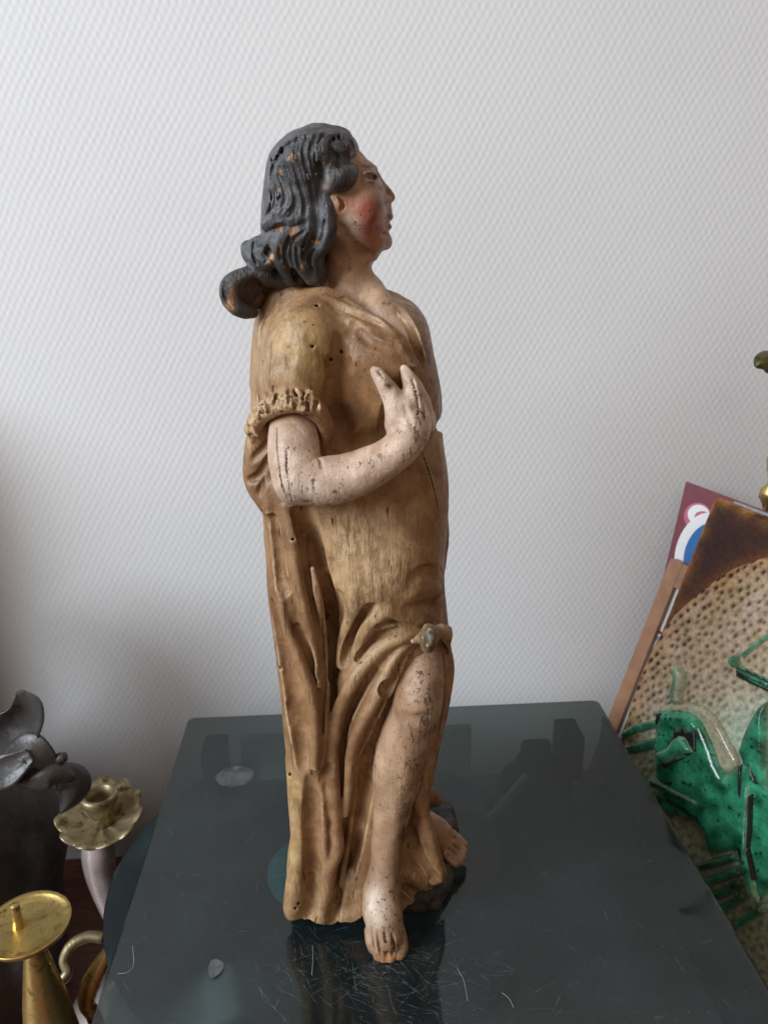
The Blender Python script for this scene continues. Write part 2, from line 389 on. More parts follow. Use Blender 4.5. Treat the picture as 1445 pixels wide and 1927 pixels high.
# ------------------------------------------------------------------ carving engine: solids as distance fields on a grid, skinned to meshes
class Vol:
    def __init__(s, lo, hi, h):
        s.lo = np.array(lo, float); s.h = h
        s.n = np.ceil((np.array(hi) - s.lo) / h).astype(int) + 1
        s.d = np.full(s.n, 0.02, np.float32)
        s.ax = [(s.lo[i] + np.arange(s.n[i]) * h).astype(np.float32) for i in range(3)]
    def win(s, lo, hi):
        a = np.clip(np.floor((np.array(lo) - s.lo) / s.h).astype(int), 0, s.n); b = np.clip(np.ceil((np.array(hi) - s.lo) / s.h).astype(int) + 1, 0, s.n)
        if (b <= a).any(): return None
        sl = tuple(slice(a[i], b[i]) for i in range(3))
        X = s.ax[0][sl[0]][:, None, None]; Y = s.ax[1][sl[1]][None, :, None]; Z = s.ax[2][sl[2]][None, None, :]
        return sl, X, Y, Z
    def put(s, sl, f, k, cut=False):
        d = s.d[sl]
        if cut: d, f = -d, f
        if k > 0:
            hh = np.clip(0.5 + 0.5 * (f - d) / k, 0, 1); r = f * (1 - hh) + d * hh - k * hh * (1 - hh)
        else: r = np.minimum(d, f)
        s.d[sl] = -r if cut else r
    def chain(s, P, R, k=0.004, cut=False):
        """round-cone chain through world points P with radii R (metres)"""
        P = np.asarray(P, float); R = np.asarray(R, float); m = R.max() + 2 * k + 2 * s.h
        w = s.win(P.min(0) - m, P.max(0) + m)
        if w is None: return
        sl = w[0]; o = np.array([q.start for q in sl]); acc = np.full([q.stop - q.start for q in sl], 0.05, np.float32)
        for i in range(len(P) - 1):
            a, b, ra, rb = P[i], P[i + 1], R[i], R[i + 1]; m = max(ra, rb) + 2 * k + 2 * s.h
            w = s.win(np.minimum(a, b) - m, np.maximum(a, b) + m)
            if w is None: continue
            s2, X, Y, Z = w; ab = b - a; L = max(ab @ ab, 1e-12)
            t = np.clip(((X - a[0]) * ab[0] + (Y - a[1]) * ab[1] + (Z - a[2]) * ab[2]) / L, 0, 1)
            f = np.sqrt((X - a[0] - t * ab[0]) ** 2 + (Y - a[1] - t * ab[1]) ** 2 + (Z - a[2] - t * ab[2]) ** 2) - (ra + (rb - ra) * t)
            l2 = tuple(slice(q.start - o[j], q.stop - o[j]) for j, q in enumerate(s2))
            acc[l2] = np.minimum(acc[l2], f)
        s.put(sl, acc, k, cut)
    def limb(s, pts, k=0.004, n=0, cut=False):
        """pts: (px, py, Y, radius in photo px) smooth chain"""
        W = []
        for (px, py, Y, r) in pts:
            p, t = at(px, py, Y); W.append([*p, r * t])
        W = np.array(W)
        if n: W = catmull(W, n)
        s.chain(W[:, :3], W[:, 3], k, cut)
    def ell(s, px, py, Y, rx, rz, ry, k=0.004, cut=False, rot=0.0):
        """ellipsoid: rx, rz in photo px, ry (depth) in metres; rot: roll in the picture plane, radians"""
        c, t = at(px, py, Y); a, b = rx * t, rz * t; m = max(a, b, ry) + 2 * k + 2 * s.h
        w = s.win(c - m, c + m)
        if w is None: return
        sl, X, Y_, Z = w; dx, dy, dz = X - c[0], Y_ - c[1], Z - c[2]
        cr, sr = math.cos(rot), math.sin(rot); ux = dx * cr + dz * sr; uz = -dx * sr + dz * cr
        q = np.sqrt((ux / a) ** 2 + (dy / ry) ** 2 + (uz / b) ** 2)
        s.put(sl, ((q - 1) * min(a, b, ry)).astype(np.float32), k, cut)
    def loft(s, rows, k=0.004, p=2.4):
        """rows: (py, left px, right px, Yc, half depth m), rings stacked in z"""
        Zs, cx, a, cy, b = [], [], [], [], []
        for (py, l, r, Yc, hb) in rows:
            A, _ = at(l, py, Yc); B, _ = at(r, py, Yc)
            Zs.append((A[2] + B[2]) / 2); cx.append((A[0] + B[0]) / 2); a.append((B[0] - A[0]) / 2); cy.append(Yc); b.append(hb)
        o = np.argsort(Zs); Zs = np.array(Zs)[o]; z = s.ax[2]
        from numpy import interp
        def sm(v):
            v = interp(z, Zs, np.array(v)[o]); w = max(1, int(0.006 / s.h)); ker = np.ones(2 * w + 1) / (2 * w + 1)
            return np.convolve(np.pad(v, w, 'edge'), ker, 'valid').astype(np.float32)
        cx, a, cy, b = map(sm, (cx, a, cy, b))
        sel = np.where((z > Zs[0] - 0.01) & (z < Zs[-1] + 0.01))[0]
        for z0 in range(sel[0], sel[-1] + 1, 64):
            q = slice(z0, min(z0 + 64, sel[-1] + 1)); sl = (slice(None), slice(None), q)
            X = s.ax[0][:, None, None]; Y = s.ax[1][None, :, None]
            f = ((np.abs((X - cx[q]) / a[q]) ** p + np.abs((Y - cy[q]) / b[q]) ** p) ** (1 / p) - 1) * np.minimum(a[q], b[q])
            zz = z[q]; cap = np.maximum(zz - Zs[-1], Zs[0] - zz)[None, None, :]
            f = np.maximum(f, cap)
            s.put(sl, f.astype(np.float32), k)
    ref = None
    def freeze(s, on=True): s.ref = s.d.copy() if on else None      # strokes measure from this surface
    def sample(s, P):
        src = s.d if s.ref is None else s.ref
        g = (P - s.lo) / s.h; g = np.clip(g, 0, s.n - 1.001); i = g.astype(int); f = g - i; out = 0
        for c in range(8):
            o = np.array([c & 1, (c >> 1) & 1, c >> 2]); w = np.prod(np.where(o, f, 1 - f), -1); j = i + o
            out = out + w * src[j[..., 0], j[..., 1], j[..., 2]]
        return out
    def surf(s, px, py):
        """depth along the sight line to the carved surface (t per unit ray), nan where missed"""
        D = np.stack([raydir(a, b) for a, b in zip(px, py)]); t0 = s.lo[1] / D[:, 1]; t1 = (s.lo[1] + s.n[1] * s.h) / D[:, 1]
        u = np.linspace(0, 1, int(s.n[1] * 1.6)); T = t0[:, None] + (t1 - t0)[:, None] * u
        P = D[:, None, :] * T[..., None] + np.array([0, 0, H])
        inside = ((P > s.lo) & (P < s.lo + (s.n - 1) * s.h)).all(-1)
        v = np.where(inside, s.sample(P), 1.0); hit = v < 0
        t = np.where(hit.any(1), T[np.arange(len(T)), hit.argmax(1)], np.nan)
        return t, D
    def stroke(s, pts, r, h, k=0.003, smooth=9, cut=False, taper=True, maxdev=None):
        """carve along a path on the visible surface: a raised fold (cut=False) or a gouged channel.
        pts (px,py) or (px,py,scale); r radius mm; h height / depth mm"""
        P = np.array([(*q, 1.0) if len(q) == 2 else q for q in pts], float)
        L = np.sum(np.hypot(*np.diff(P[:, :2], axis=0).T)); n = max(4, int(L / 6)); Q = catmull(P, n)
        t, D = s.surf(Q[:, 0], Q[:, 1]); ok = ~np.isnan(t)
        if ok.sum() < 2: return
        t = np.interp(np.arange(n), np.where(ok)[0], t[ok])
        if maxdev and (not ok.all() or np.abs(np.diff(t)).max() * F > maxdev): return
        w = min(smooth, (n // 2) * 2 - 1); t = np.convolve(np.pad(t, w // 2, 'edge'), np.ones(w) / w, 'valid')[:n]
        S = D * t[:, None] + np.array([0, 0, H]); U = D / np.linalg.norm(D, axis=1)[:, None]
        e = np.sin(np.linspace(0.08, 0.92, n) * math.pi) ** 0.45 if taper else np.ones(n)
        R = r * 0.001 * Q[:, 2] * (0.45 + 0.55 * e); hh = h * 0.00135 * Q[:, 2] * (1.3 * e - 0.3)
        G = np.stack([s.sample(S + np.eye(3)[a] * .0022) - s.sample(S - np.eye(3)[a] * .0022) for a in range(3)], 1)
        G /= np.linalg.norm(G, axis=1)[:, None] + 1e-9
        G = np.stack([np.convolve(np.pad(G[:, a], w // 2, 'edge'), np.ones(w) / w, 'valid')[:n] for a in range(3)], 1)
        O = G * .5 - U * .5; O /= np.linalg.norm(O, axis=1)[:, None] + 1e-9            # outward
        C = S + O * (R - hh)[:, None] if cut else S - O * (R - hh)[:, None]
        s.chain(C, R, k, cut)
    def ridge(s, pts, r, h, k=0.004, **kw): s.stroke(pts, r, h, k * 0.8, **kw)
    def groove(s, pts, r, h, k=0.003, **kw): s.stroke(pts, r, h, k * 0.5, cut=True, **kw)
    def skin(s):
        d = s.d; sg = d < 0
        n = np.array(d.shape); c = np.zeros(n - 1, np.int8)
        for i in range(8):
            o = (i & 1, (i >> 1) & 1, i >> 2); c += sg[o[0]:n[0] - 1 + o[0], o[1]:n[1] - 1 + o[1], o[2]:n[2] - 1 + o[2]]
        I = np.argwhere((c > 0) & (c < 8)); m = len(I)
        v = np.stack([d[I[:, 0] + (i & 1), I[:, 1] + ((i >> 1) & 1), I[:, 2] + (i >> 2)] for i in range(8)], 1).astype(np.float64)
        off = np.array([[i & 1, (i >> 1) & 1, i >> 2] for i in range(8)], float); acc = np.zeros((m, 3)); cnt = np.zeros(m)
        for a in range(8):
            for bit in (1, 2, 4):
                if a & bit: continue
                b = a | bit; x = (v[:, a] < 0) != (v[:, b] < 0)
                t = np.where(x, v[:, a] / np.where(x, v[:, a] - v[:, b], 1), 0)
                acc += np.where(x[:, None], off[a] + (off[b] - off[a]) * t[:, None], 0); cnt += x
        V = s.lo + (I + acc / cnt[:, None]) * s.h
        idx = np.full(n - 1, -1, np.int32); idx[I[:, 0], I[:, 1], I[:, 2]] = np.arange(m); Fs = []
        for ax in range(3):
            sa = [slice(1, -1)] * 3; sb = [slice(1, -1)] * 3; sa[ax] = slice(0, -1); sb[ax] = slice(1, None)
            A, B = sg[tuple(sa)], sg[tuple(sb)]; E = np.argwhere(A != B)
            fl = A[E[:, 0], E[:, 1], E[:, 2]]; E = E + 1; E[:, ax] -= 1
            u, w = (ax + 1) % 3, (ax + 2) % 3; q = []
            for du, dw in ((0, 0), (-1, 0), (-1, -1), (0, -1)):
                e = E.copy(); e[:, u] += du; e[:, w] += dw; q.append(idx[e[:, 0], e[:, 1], e[:, 2]])
            q = np.stack(q, 1); q[~fl] = q[~fl][:, ::-1]; Fs.append(q)
        Fs = np.concatenate(Fs); Fs = Fs[(Fs >= 0).all(1)]
        return V, Fs
    def jitter(s, amp, size, seed=1, zstretch=1.0):
        """uneven hand-carved surface: smooth noise added to the field"""
        g = np.random.default_rng(seed); st = np.array([size, size, size * zstretch]); m = np.ceil(s.n * s.h / st).astype(int) + 3
        N = g.normal(0, 1, m).astype(np.float32)
        for ax in range(3):
            x = np.arange(s.n[ax]) * s.h / st[ax]; i = x.astype(int); f = (x - i); f = (f * f * (3 - 2 * f)).astype(np.float32)
            sh = [1, 1, 1]; sh[ax] = -1; f = f.reshape(sh); N = np.take(N, i, ax) * (1 - f) + np.take(N, i + 1, ax) * f
        s.d += (amp * N).astype(np.float32)
def gauss(u, v, cx, cy, rx, ry): return np.exp(-((u - cx) / rx) ** 2 - ((v - cy) / ry) ** 2)

# ------------------------------------------------------------------ the wooden statue
SB = (0.012, 0.462, 0.0)
statue = thing('wooden_statue', 'tall carved wooden figure in a brown robe with dark hair, standing on the record player', 'statue', SB)

def carved(name, base_kind):
    """painted, worn wood. Col gives the paint, its alpha how far the paint is worn through; kinds differ in wear"""
    t = NT(name); at_ = t.n('Attribute', attribute_name='Col'); col = at_.outputs['Color']; wear = at_.outputs['Alpha']
    c = t.coords(); g = t.coords((1, 1, 0.10)); g2 = t.coords((1, 1, 0.30))
    blot = t.noise(c, 48, 6, 0.62, 0.6); fine = t.noise(c, 210, 5, 0.65); grain = t.noise(g, 330, 5, 0.65)
    geo = t.n('NewGeometry'); pt = geo.outputs['Pointiness']
    if base_kind == 'robe':
        col = t.mix(t.ramp(blot, 0.34, 0.66), t.mix(1.0, col, (0.66, 0.56, 0.48), 'MULTIPLY'), t.mix(1.0, col, (1.20, 1.14, 1.06), 'MULTIPLY'))
        col = t.mix(t.math('MULTIPLY', t.ramp(fine, 0.52, 0.72), 0.40), col, (0.13, 0.065, 0.028))
        rub = t.math('MULTIPLY', t.ramp(t.noise(g2, 150, 5, 0.7), 0.55, 0.66), t.ramp(t.noise(c, 22, 3), 0.42, 0.62))
        col = t.mix(t.math('MULTIPLY', rub, 0.45), col, (0.55, 0.37, 0.20))
        edge = t.ramp(pt, 0.508, 0.560)
        col = t.mix(t.math('MULTIPLY', edge, t.ramp(t.noise(c, 90, 4), 0.30, 0.58, 0.15, 0.85)), col, (0.62, 0.46, 0.29))
        spl = t.ramp(t.noise(g2, 380, 4, 0.7), 0.40, 0.62)
        col = t.mix(t.math('MULTIPLY', wear, 0.75), col, t.mix(spl, (0.28, 0.155, 0.07), (0.58, 0.41, 0.235)))
        fleck = t.ramp(t.noise(g, 300, 3, 0.6), 0.665, 0.69); fd = 0.8
        rough, spec = (0.36, 0.60), 0.45
    elif base_kind == 'skin':
        col = t.mix(t.ramp(blot, 0.34, 0.66), t.mix(1.0, col, (0.74, 0.66, 0.60), 'MULTIPLY'), t.mix(1.0, col, (1.12, 1.11, 1.10), 'MULTIPLY'))
        col = t.mix(t.math('MULTIPLY', t.ramp(fine, 0.52, 0.70), 0.42), col, (0.22, 0.13, 0.085))
        edge = t.ramp(pt, 0.525, 0.60); col = t.mix(t.math('MULTIPLY', edge, 0.35), col, (0.66, 0.54, 0.43))
        f1 = t.ramp(t.math('ADD', t.noise(g2, 430, 3, 0.62), t.math('MULTIPLY', wear, 0.10)), 0.655, 0.685)
        f2 = t.ramp(t.math('ADD', t.noise(c, 260, 4, 0.7), t.math('MULTIPLY', wear, 0.09)), 0.675, 0.70)
        pz = t.math('MAXIMUM', wear, t.ramp(t.noise(c, 34, 3), 0.42, 0.62))
        fleck = t.math('MULTIPLY', t.math('MAXIMUM', f1, t.math('MULTIPLY', f2, 0.8)), pz); fd = 0.78
        rough, spec = (0.34, 0.60), 0.45
    else:
        col = t.mix(t.ramp(blot, 0.34, 0.66), t.mix(1.0, col, (0.55, 0.52, 0.50), 'MULTIPLY'), t.mix(1.0, col, (1.45, 1.45, 1.50), 'MULTIPLY'))
        edge = t.ramp(pt, 0.515, 0.60); col = t.mix(t.math('MULTIPLY', edge, 0.30), col, (0.17, 0.17, 0.18))
        chip = t.math('MULTIPLY', t.ramp(pt, 0.53, 0.60), t.ramp(t.noise(c, 150, 4), 0.56, 0.62))
        col = t.mix(t.math('MULTIPLY', chip, 0.8), col, (0.42, 0.20, 0.09))
        fleck = t.ramp(t.noise(g2, 300, 3), 0.66, 0.69); fd = 0.8
        rough, spec = (0.30, 0.52), 0.5
    col = t.mix(t.math('MULTIPLY', fleck, fd), col, (0.030, 0.016, 0.009))
    p = t.n('BsdfPrincipled', Base_Color=col)
    t.set(p, 'Roughness', t.ramp(fine, 0.3, 0.7, *rough)); p.inputs['Specular IOR Level'].default_value = spec
    h2 = t.noise(c, 120, 5, 0.6); h3 = t.noise(c, 700, 3, 0.6)
    gw = t.math('ADD', 0.45, t.math('MULTIPLY', wear, 1.6 if base_kind == 'robe' else 0.5)) if base_kind != 'hair' else 2.2
    hh = t.math('ADD', t.math('MULTIPLY', t.math('MULTIPLY', grain, gw), 1.0), t.math('ADD', t.math('MULTIPLY', h2, 0.5), t.math('MULTIPLY', h3, 0.30)))
    hh = t.math('SUBTRACT', hh, t.math('MULTIPLY', fleck, 0.7))
    t.set(p, 'Normal', t.bump(hh, 0.75, 0.0011))
    return t.done(p.outputs[0])
M_ROBE = carved('painted_wood_robe', 'robe'); M_SKIN = carved('painted_wood_skin', 'skin'); M_HAIR = carved('painted_wood_hair', 'hair')

def seg_dist(u, v, pts):
    d = np.full(len(u), 1e9)
    for (x0, y0), (x1, y1) in zip(pts[:-1], pts[1:]):
        ex, ey = x1 - x0, y1 - y0; t = np.clip(((u - x0) * ex + (v - y0) * ey) / (ex * ex + ey * ey), 0, 1)
        d = np.minimum(d, np.hypot(u - x0 - t * ex, v - y0 - t * ey))
    return d
BW = (0.50, 0.25, 0.11)                             # bare wood in chipped paint
def colour(V, base, spots=(), wear=(), lines=(), w0=0.0, depth=0.475):
    """base paint plus spots (px, py, rx, ry, colour, strength) of differently painted or bared wood;
    wear (px, py, rx, ry, strength) goes to alpha; lines (points, half width px) are open age cracks"""
    u, v = project(V); c = np.tile(np.array((*base, w0), np.float32), (len(V), 1)); front = V[:, 1] < depth
    nz = np.sin(V[:, 0] * 1300 + 2 * np.sin(V[:, 2] * 500)) * np.sin(V[:, 2] * 900 + 3 * np.sin(V[:, 0] * 410)) + .6 * np.sin(V[:, 0] * 2900 + V[:, 1] * 700) * np.sin(V[:, 2] * 2100)
    for (cx, cy, rx, ry, cc, st) in spots:
        g_ = gauss(u, v, cx, cy, rx, ry); g_ = np.clip(g_ * 1.35, 0, 1) if cc is not BW else np.clip((g_ - .52 + .22 * nz) * 7, 0, 1)
        w = (st * g_ * front)[:, None]; c[:, :3] = c[:, :3] * (1 - w) + np.array(cc) * w
    for (cx, cy, rx, ry, st) in wear: c[:, 3] = np.maximum(c[:, 3], st * np.clip(gauss(u, v, cx, cy, rx, ry) * 1.4, 0, 1) * front)
    for (pts, hw) in lines:
        w = (np.clip(1.4 - seg_dist(u, v, pts) / hw, 0, 1) * 0.9 * front)[:, None]; c[:, :3] = c[:, :3] * (1 - w) + np.array((.03, .017, .01)) * w
    return c

# ---- robe
rb = Vol((-0.066, 0.384, -0.004), (0.080, 0.535, 0.425), 0.0008)
Yc = 0.462
rb.loft([(556, 590, 720, Yc, .022), (590, 520, 778, Yc, .034), (640, 500, 798, Yc, .043), (700, 500, 803, Yc, .046), (765, 505, 818, Yc, .046), (840, 540, 812, Yc, .044),
         (900, 560, 820, Yc, .044), (1000, 580, 828, Yc, .043), (1100, 600, 834, Yc, .043), (1180, 600, 842, Yc, .046), (1250, 600, 846, Yc, .047),
         (1330, 600, 834, Yc, .046), (1400, 600, 822, Yc, .046), (1480, 600, 806, Yc, .049), (1550, 598, 806, Yc, .053), (1600, 590, 822, Yc, .057), (1632, 585, 834, Yc, .060)], 0.004, 2.5)
# cloak panel hanging down the back
rb.loft([(548, 540, 600, .470, .016), (600, 484, 590, .468, .028), (700, 476, 600, .464, .036), (800, 472, 600, .460, .038), (960, 498, 606, .458, .040), (1100, 506, 616, .458, .042),
         (1250, 526, 628, .458, .044), (1400, 541, 640, .458, .047), (1500, 548, 650, .459, .051), (1570, 549, 655, .460, .054), (1632, 538, 650, .461, .057)], 0.006, 2.6)
rb.limb([(566, 545, .464, 34), (530, 575, .466, 38), (508, 640, .468, 30), (498, 720, .466, 26)], .006, 14)
rb.groove([(548, 575), (516, 625), (496, 690), (490, 760)], 2.6, 4.2, .002)
rb.groove([(520, 560), (500, 600), (484, 660)], 1.6, 1.2, .002)
# near shoulder and sleeve
rb.ell(582, 640, .436, 72, 72, .030, .008)
rb.ell(566, 706, .430, 72, 78, .028, .008)
rb.limb([(615, 590, .444, 44), (680, 600, .444, 40), (740, 625, .442, 36)], .012)
# chest fullness, far shoulder
rb.ell(715, 680, .434, 86, 90, .026, .016)
rb.ell(752, 640, .470, 52, 78, .034, .010)
rb.ell(778, 730, .446, 46, 62, .026, .008)
# waist and belly, overfold of the blouse over the belt at the right
rb.ell(700, 900, .440, 130, 150, .032, .02)
rb.ell(760, 1000, .440, 62, 120, .026, .016)
rb.ell(690, 1070, .436, 84, 90, .026, .02)
rb.limb([(792, 660, .452, 16), (796, 705, .450, 17), (808, 745, .448, 17), (811, 772, .447, 15)], .005, 12)
rb.limb([(802, 836, .454, 18), (812, 880, .454, 18), (820, 940, .454, 17), (828, 1010, .454, 17), (822, 1060, .454, 15)], .004, 12)
rb.limb([(842, 798, .475, 24), (840, 797, .462, 24), (836, 797, .450, 22), (818, 800, .436, 14), (800, 806, .428, 8), (778, 815, .424, 4)], .0012, 14, cut=True)
# neck opening with standing collar edges
rb.limb([(664, 536, .446, 40), (700, 562, .436, 32), (726, 594, .428, 26), (756, 634, .423, 21), (782, 664, .420, 13), (797, 680, .420, 5)], .002, 20, cut=True)
rb.ridge([(612, 560), (650, 578), (690, 596), (722, 616), (746, 648), (778, 690)], 2.6, 1.5, .002)
rb.limb([(716, 556, .462, 13), (748, 574, .458, 16), (775, 606, .452, 15), (794, 650, .444, 12), (804, 700, .440, 10)], .004, 16)
rb.groove([(738, 566), (768, 606), (784, 650), (796, 690)], 2.6, 1.5, .003)
rb.groove([(690, 596), (716, 622), (748, 640)], 3.5, 1.4, .004)
rb.ridge([(650, 600), (688, 618), (740, 632)], 2.6, 1.6, .003)
rb.groove([(668, 618), (700, 645), (745, 655)], 3.2, 1.2, .004)
# armpit crease and chest hollow behind the forearm
rb.groove([(640, 640), (637, 690), (624, 738), (630, 800), (648, 838)], 5.0, 5.0, .006)
rb.groove([(664, 740), (676, 795), (700, 826), (735, 800)], 11, 5.0, .024)
rb.groove([(636, 790), (648, 835), (700, 845), (745, 812)], 8, 6.5, .016)
# sleeve cuff: rolled ring, frayed band, hanging drape
rb.limb([(492, 792, .428, 22), (482, 850, .430, 22), (482, 905, .430, 22), (500, 945, .428, 16), (513, 962, .426, 6)], .005, 14)
rb.limb([(520, 860, .436, 26), (532, 920, .434, 22), (534, 950, .432, 10)], .005, 10)
rb.limb([(476, 806, .422, 16), (490, 780, .413, 19), (522, 762, .407, 20), (556, 757, .404, 20), (590, 764, .405, 18), (610, 785, .409, 14), (616, 815, .414, 12), (610, 842, .418, 8)], .004, 24)
rb.limb([(575, 775, .406, 8), (600, 792, .408, 8), (611, 815, .412, 7), (612, 838, .416, 5)], .002, 14)
gq = np.random.default_rng(5)
for i in range(120):                                  # pitted, torn fringe of the cuff
    u = gq.uniform(0, 1); q = catmull([(466, 812), (480, 775), (520, 753), (556, 745), (588, 755)], 40)[int(u * 39)]
    px_, py_ = q + gq.normal(0, 9, 2) + (0, 4); tt_, D_ = rb.surf([px_], [py_])
    if np.isnan(tt_[0]): continue
    c_ = D_[0] * tt_[0] + np.array([0, 0, H]); ax_ = np.array([gq.normal(0, .3), 0, 1.0]) * gq.uniform(.0006, .0022)
    rb.chain([c_ - ax_, c_ + ax_], [gq.uniform(.0006, .0014)] * 2, .0008, cut=gq.uniform() < 0.72)
rb.groove([(470, 870), (490, 850), (510, 822)], 2.2, 1.4, .002)
rb.groove([(464, 905), (490, 892), (515, 850)], 2.6, 1.6, .003)
rb.groove([(486, 930), (505, 900), (522, 866)], 2.6, 1.8, .003)
rb.ridge([(508, 880), (504, 920), (506, 962)], 2.4, 1.2, .003)
# cloak folds below the sleeve
rb.freeze()
rb.groove([(514, 975), (521, 1030), (527, 1080), (531, 1120)], 4.0, 3.4, .003, smooth=17)
rb.ridge([(538, 955), (549, 1006), (559, 1075), (572, 1140), (588, 1210), (600, 1290)], 2.8, 3.0, .003, smooth=21)
rb.groove([(556, 960), (566, 1010), (574, 1060), (588, 1140), (598, 1200)], 3.0, 3.2, .003, smooth=17)
rb.groove([(574, 962), (586, 1020), (602, 1090), (616, 1160), (622, 1240), (622, 1320), (616, 1400)], 6.5, 9.0, .004)
rb.groove([(580, 968), (598, 1050), (618, 1110), (634, 1180), (634, 1260)], 5.0, 5.0, .004)
rb.ridge([(588, 1070), (600, 1130), (607, 1190), (613, 1288), (610, 1381), (604, 1450)], 2.2, 2.6, .002, smooth=21)
rb.groove([(512, 1140), (526, 1210), (545, 1280), (560, 1350), (569, 1415), (571, 1450)], 7.5, 6.0, .003, smooth=21)
rb.ridge([(526, 1110), (540, 1180), (566, 1244), (585, 1305), (593, 1374), (592, 1430), (588, 1480)], 2.8, 3.4, .003, smooth=21)
rb.groove([(560, 1180), (584, 1240), (600, 1310), (604, 1380)], 2.6, 2.4, .003)
# hip folds gathered towards the knot
rb.groove([(636, 1120), (640, 1160), (636, 1215), (628, 1270)], 5, 3.4, .004)
rb.ridge([(662, 1110), (664, 1150), (650, 1200), (640, 1250)], 4.5, 2.6, .005)
rb.groove([(700, 1142), (678, 1165), (660, 1205), (650, 1248)], 4.2, 3.6, .003)
rb.ridge([(732, 1148), (700, 1170), (680, 1205), (664, 1262)], 4.2, 2.8, .004)
rb.groove([(750, 1186), (712, 1196), (686, 1214), (676, 1240)], 3.4, 3.2, .003)
rb.groove([(782, 1180), (740, 1168), (712, 1176)], 3.0, 1.8, .003)
rb.ridge([(792, 1170), (750, 1156), (720, 1140)], 3.4, 1.4, .004)
rb.groove([(824, 1080), (800, 1076), (776, 1090)], 4.5, 1.8, .005)
rb.ridge([(826, 1114), (802, 1104), (770, 1116)], 4.2, 1.4, .005)
rb.groove([(828, 1148), (806, 1140), (776, 1140)], 3.6, 1.6, .004)
# great swag sweeping from the knot to the hem
rb.ridge([(790, 1196), (731, 1211), (685, 1252), (656, 1301), (635, 1350), (622, 1409), (624, 1478), (630, 1540), (634, 1590)], 4.6, 6.0, .003, smooth=21)
rb.ridge([(792, 1202), (752, 1229), (724, 1272), (706, 1315), (683, 1357), (664, 1409), (658, 1470), (650, 1530)], 3.8, 6.0, .003, smooth=21)
rb.ridge([(788, 1206), (764, 1240), (744, 1290), (716, 1350)], 2.8, 3.0, .003, smooth=15)
rb.groove([(704, 1262), (676, 1302), (650, 1360), (642, 1426), (644, 1500)], 3.2, 3.2, .003)
# hollow round the bare leg
rb.freeze(False)
rb.limb([(796, 1214, .412, 22), (780, 1280, .404, 40), (768, 1340, .402, 46), (750, 1410, .400, 46), (740, 1490, .398, 44), (728, 1560, .396, 40), (722, 1620, .392, 40), (722, 1670, .388, 44)], .006, 26, cut=True)
rb.groove([(742, 1320), (716, 1388), (690, 1446), (676, 1520), (664, 1590), (652, 1650)], 6.5, 6.0, .004)
rb.groove([(800, 1420), (785, 1490), (768, 1550)], 4.0, 2.5, .004)
rb.limb([(778, 1560, .440, 24), (778, 1620, .432, 30), (782, 1670, .428, 32), (786, 1690, .426, 28)], .006, 12)
# skirt behind the leg, right
rb.ridge([(842, 1215), (846, 1260), (836, 1330), (822, 1400)], 4.0, 2.0, .004)
rb.groove([(832, 1230), (836, 1290), (826, 1360), (812, 1430)], 3.0, 2.0, .003)
rb.limb([(800, 1440, .430, 12), (790, 1510, .424, 16), (800, 1580, .420, 22), (815, 1640, .420, 24)], .006, 12)
rb.limb([(786, 1560, .452, 26), (796, 1620, .448, 36), (800, 1660, .446, 38), (800, 1684, .444, 36)], .008, 12)
rb.ridge([(786, 1500), (808, 1570), (826, 1630), (834, 1672)], 3.6, 2.0, .004)
rb.groove([(772, 1560), (790, 1610), (822, 1660)], 4.2, 2.8, .004)
rb.ridge([(764, 1640), (796, 1660), (822, 1690)], 4.2, 2.8, .004)
rb.groove([(762, 1668), (790, 1690), (808, 1706)], 3.2, 2.0, .003)
rb.limb([(800, 1496, .496, 22), (818, 1506, .502, 13)], .006)
# lower cloak: tube fold at the left end, pleats to the hem
rb.limb([(551, 1430, .425, 12), (556, 1500, .420, 14), (562, 1580, .416, 15), (556, 1650, .412, 17), (550, 1700, .409, 17), (550, 1716, .4085, 15)], .004, 24)
rb.freeze()
rb.groove([(586, 1462), (586, 1530), (588, 1600), (587, 1660), (582, 1716)], 6.2, 5.0, .004)
rb.ridge([(610, 1540), (611, 1586), (618, 1630)], 2.0, 1.8, .002)
rb.ridge([(630, 1560), (636, 1580), (632, 1606), (616, 1640), (612, 1690), (604, 1736)], 4.4, 4.2, .004)
rb.groove([(648, 1540), (650, 1600), (644, 1660), (634, 1720)], 4.6, 3.6, .004)
rb.ridge([(672, 1440), (662, 1530), (654, 1590), (640, 1670)], 2.2, 2.2, .003)
rb.ridge([(660, 1640), (650, 1690), (648, 1740)], 3.2, 1.6, .003)
rb.freeze(False)
rb.limb([(566, 1700, .416, 16), (600, 1712, .412, 17), (640, 1722, .409, 17), (676, 1722, .408, 15)], .004, 14)
rb.groove([(586, 1650), (584, 1700), (580, 1730)], 4.0, 2.2, .003)
rb.groove([(630, 1670), (628, 1710), (632, 1745)], 3.6, 1.8, .003)
# chisel marks left all over the cloth
gm = np.random.default_rng(77)
for i in range(60):
    y0 = gm.uniform(590, 1700); x0 = gm.uniform(500, 835); ln = gm.uniform(14, 46); an = gm.normal(1.45, .35)
    rb.groove([(x0, y0), (x0 + math.cos(an) * ln * .5 + gm.normal(0, 2), y0 + math.sin(an) * ln * .5), (x0 + math.cos(an) * ln, y0 + math.sin(an) * ln)], gm.uniform(3.5, 8.0), gm.uniform(.10, .28), .001, maxdev=.0016)
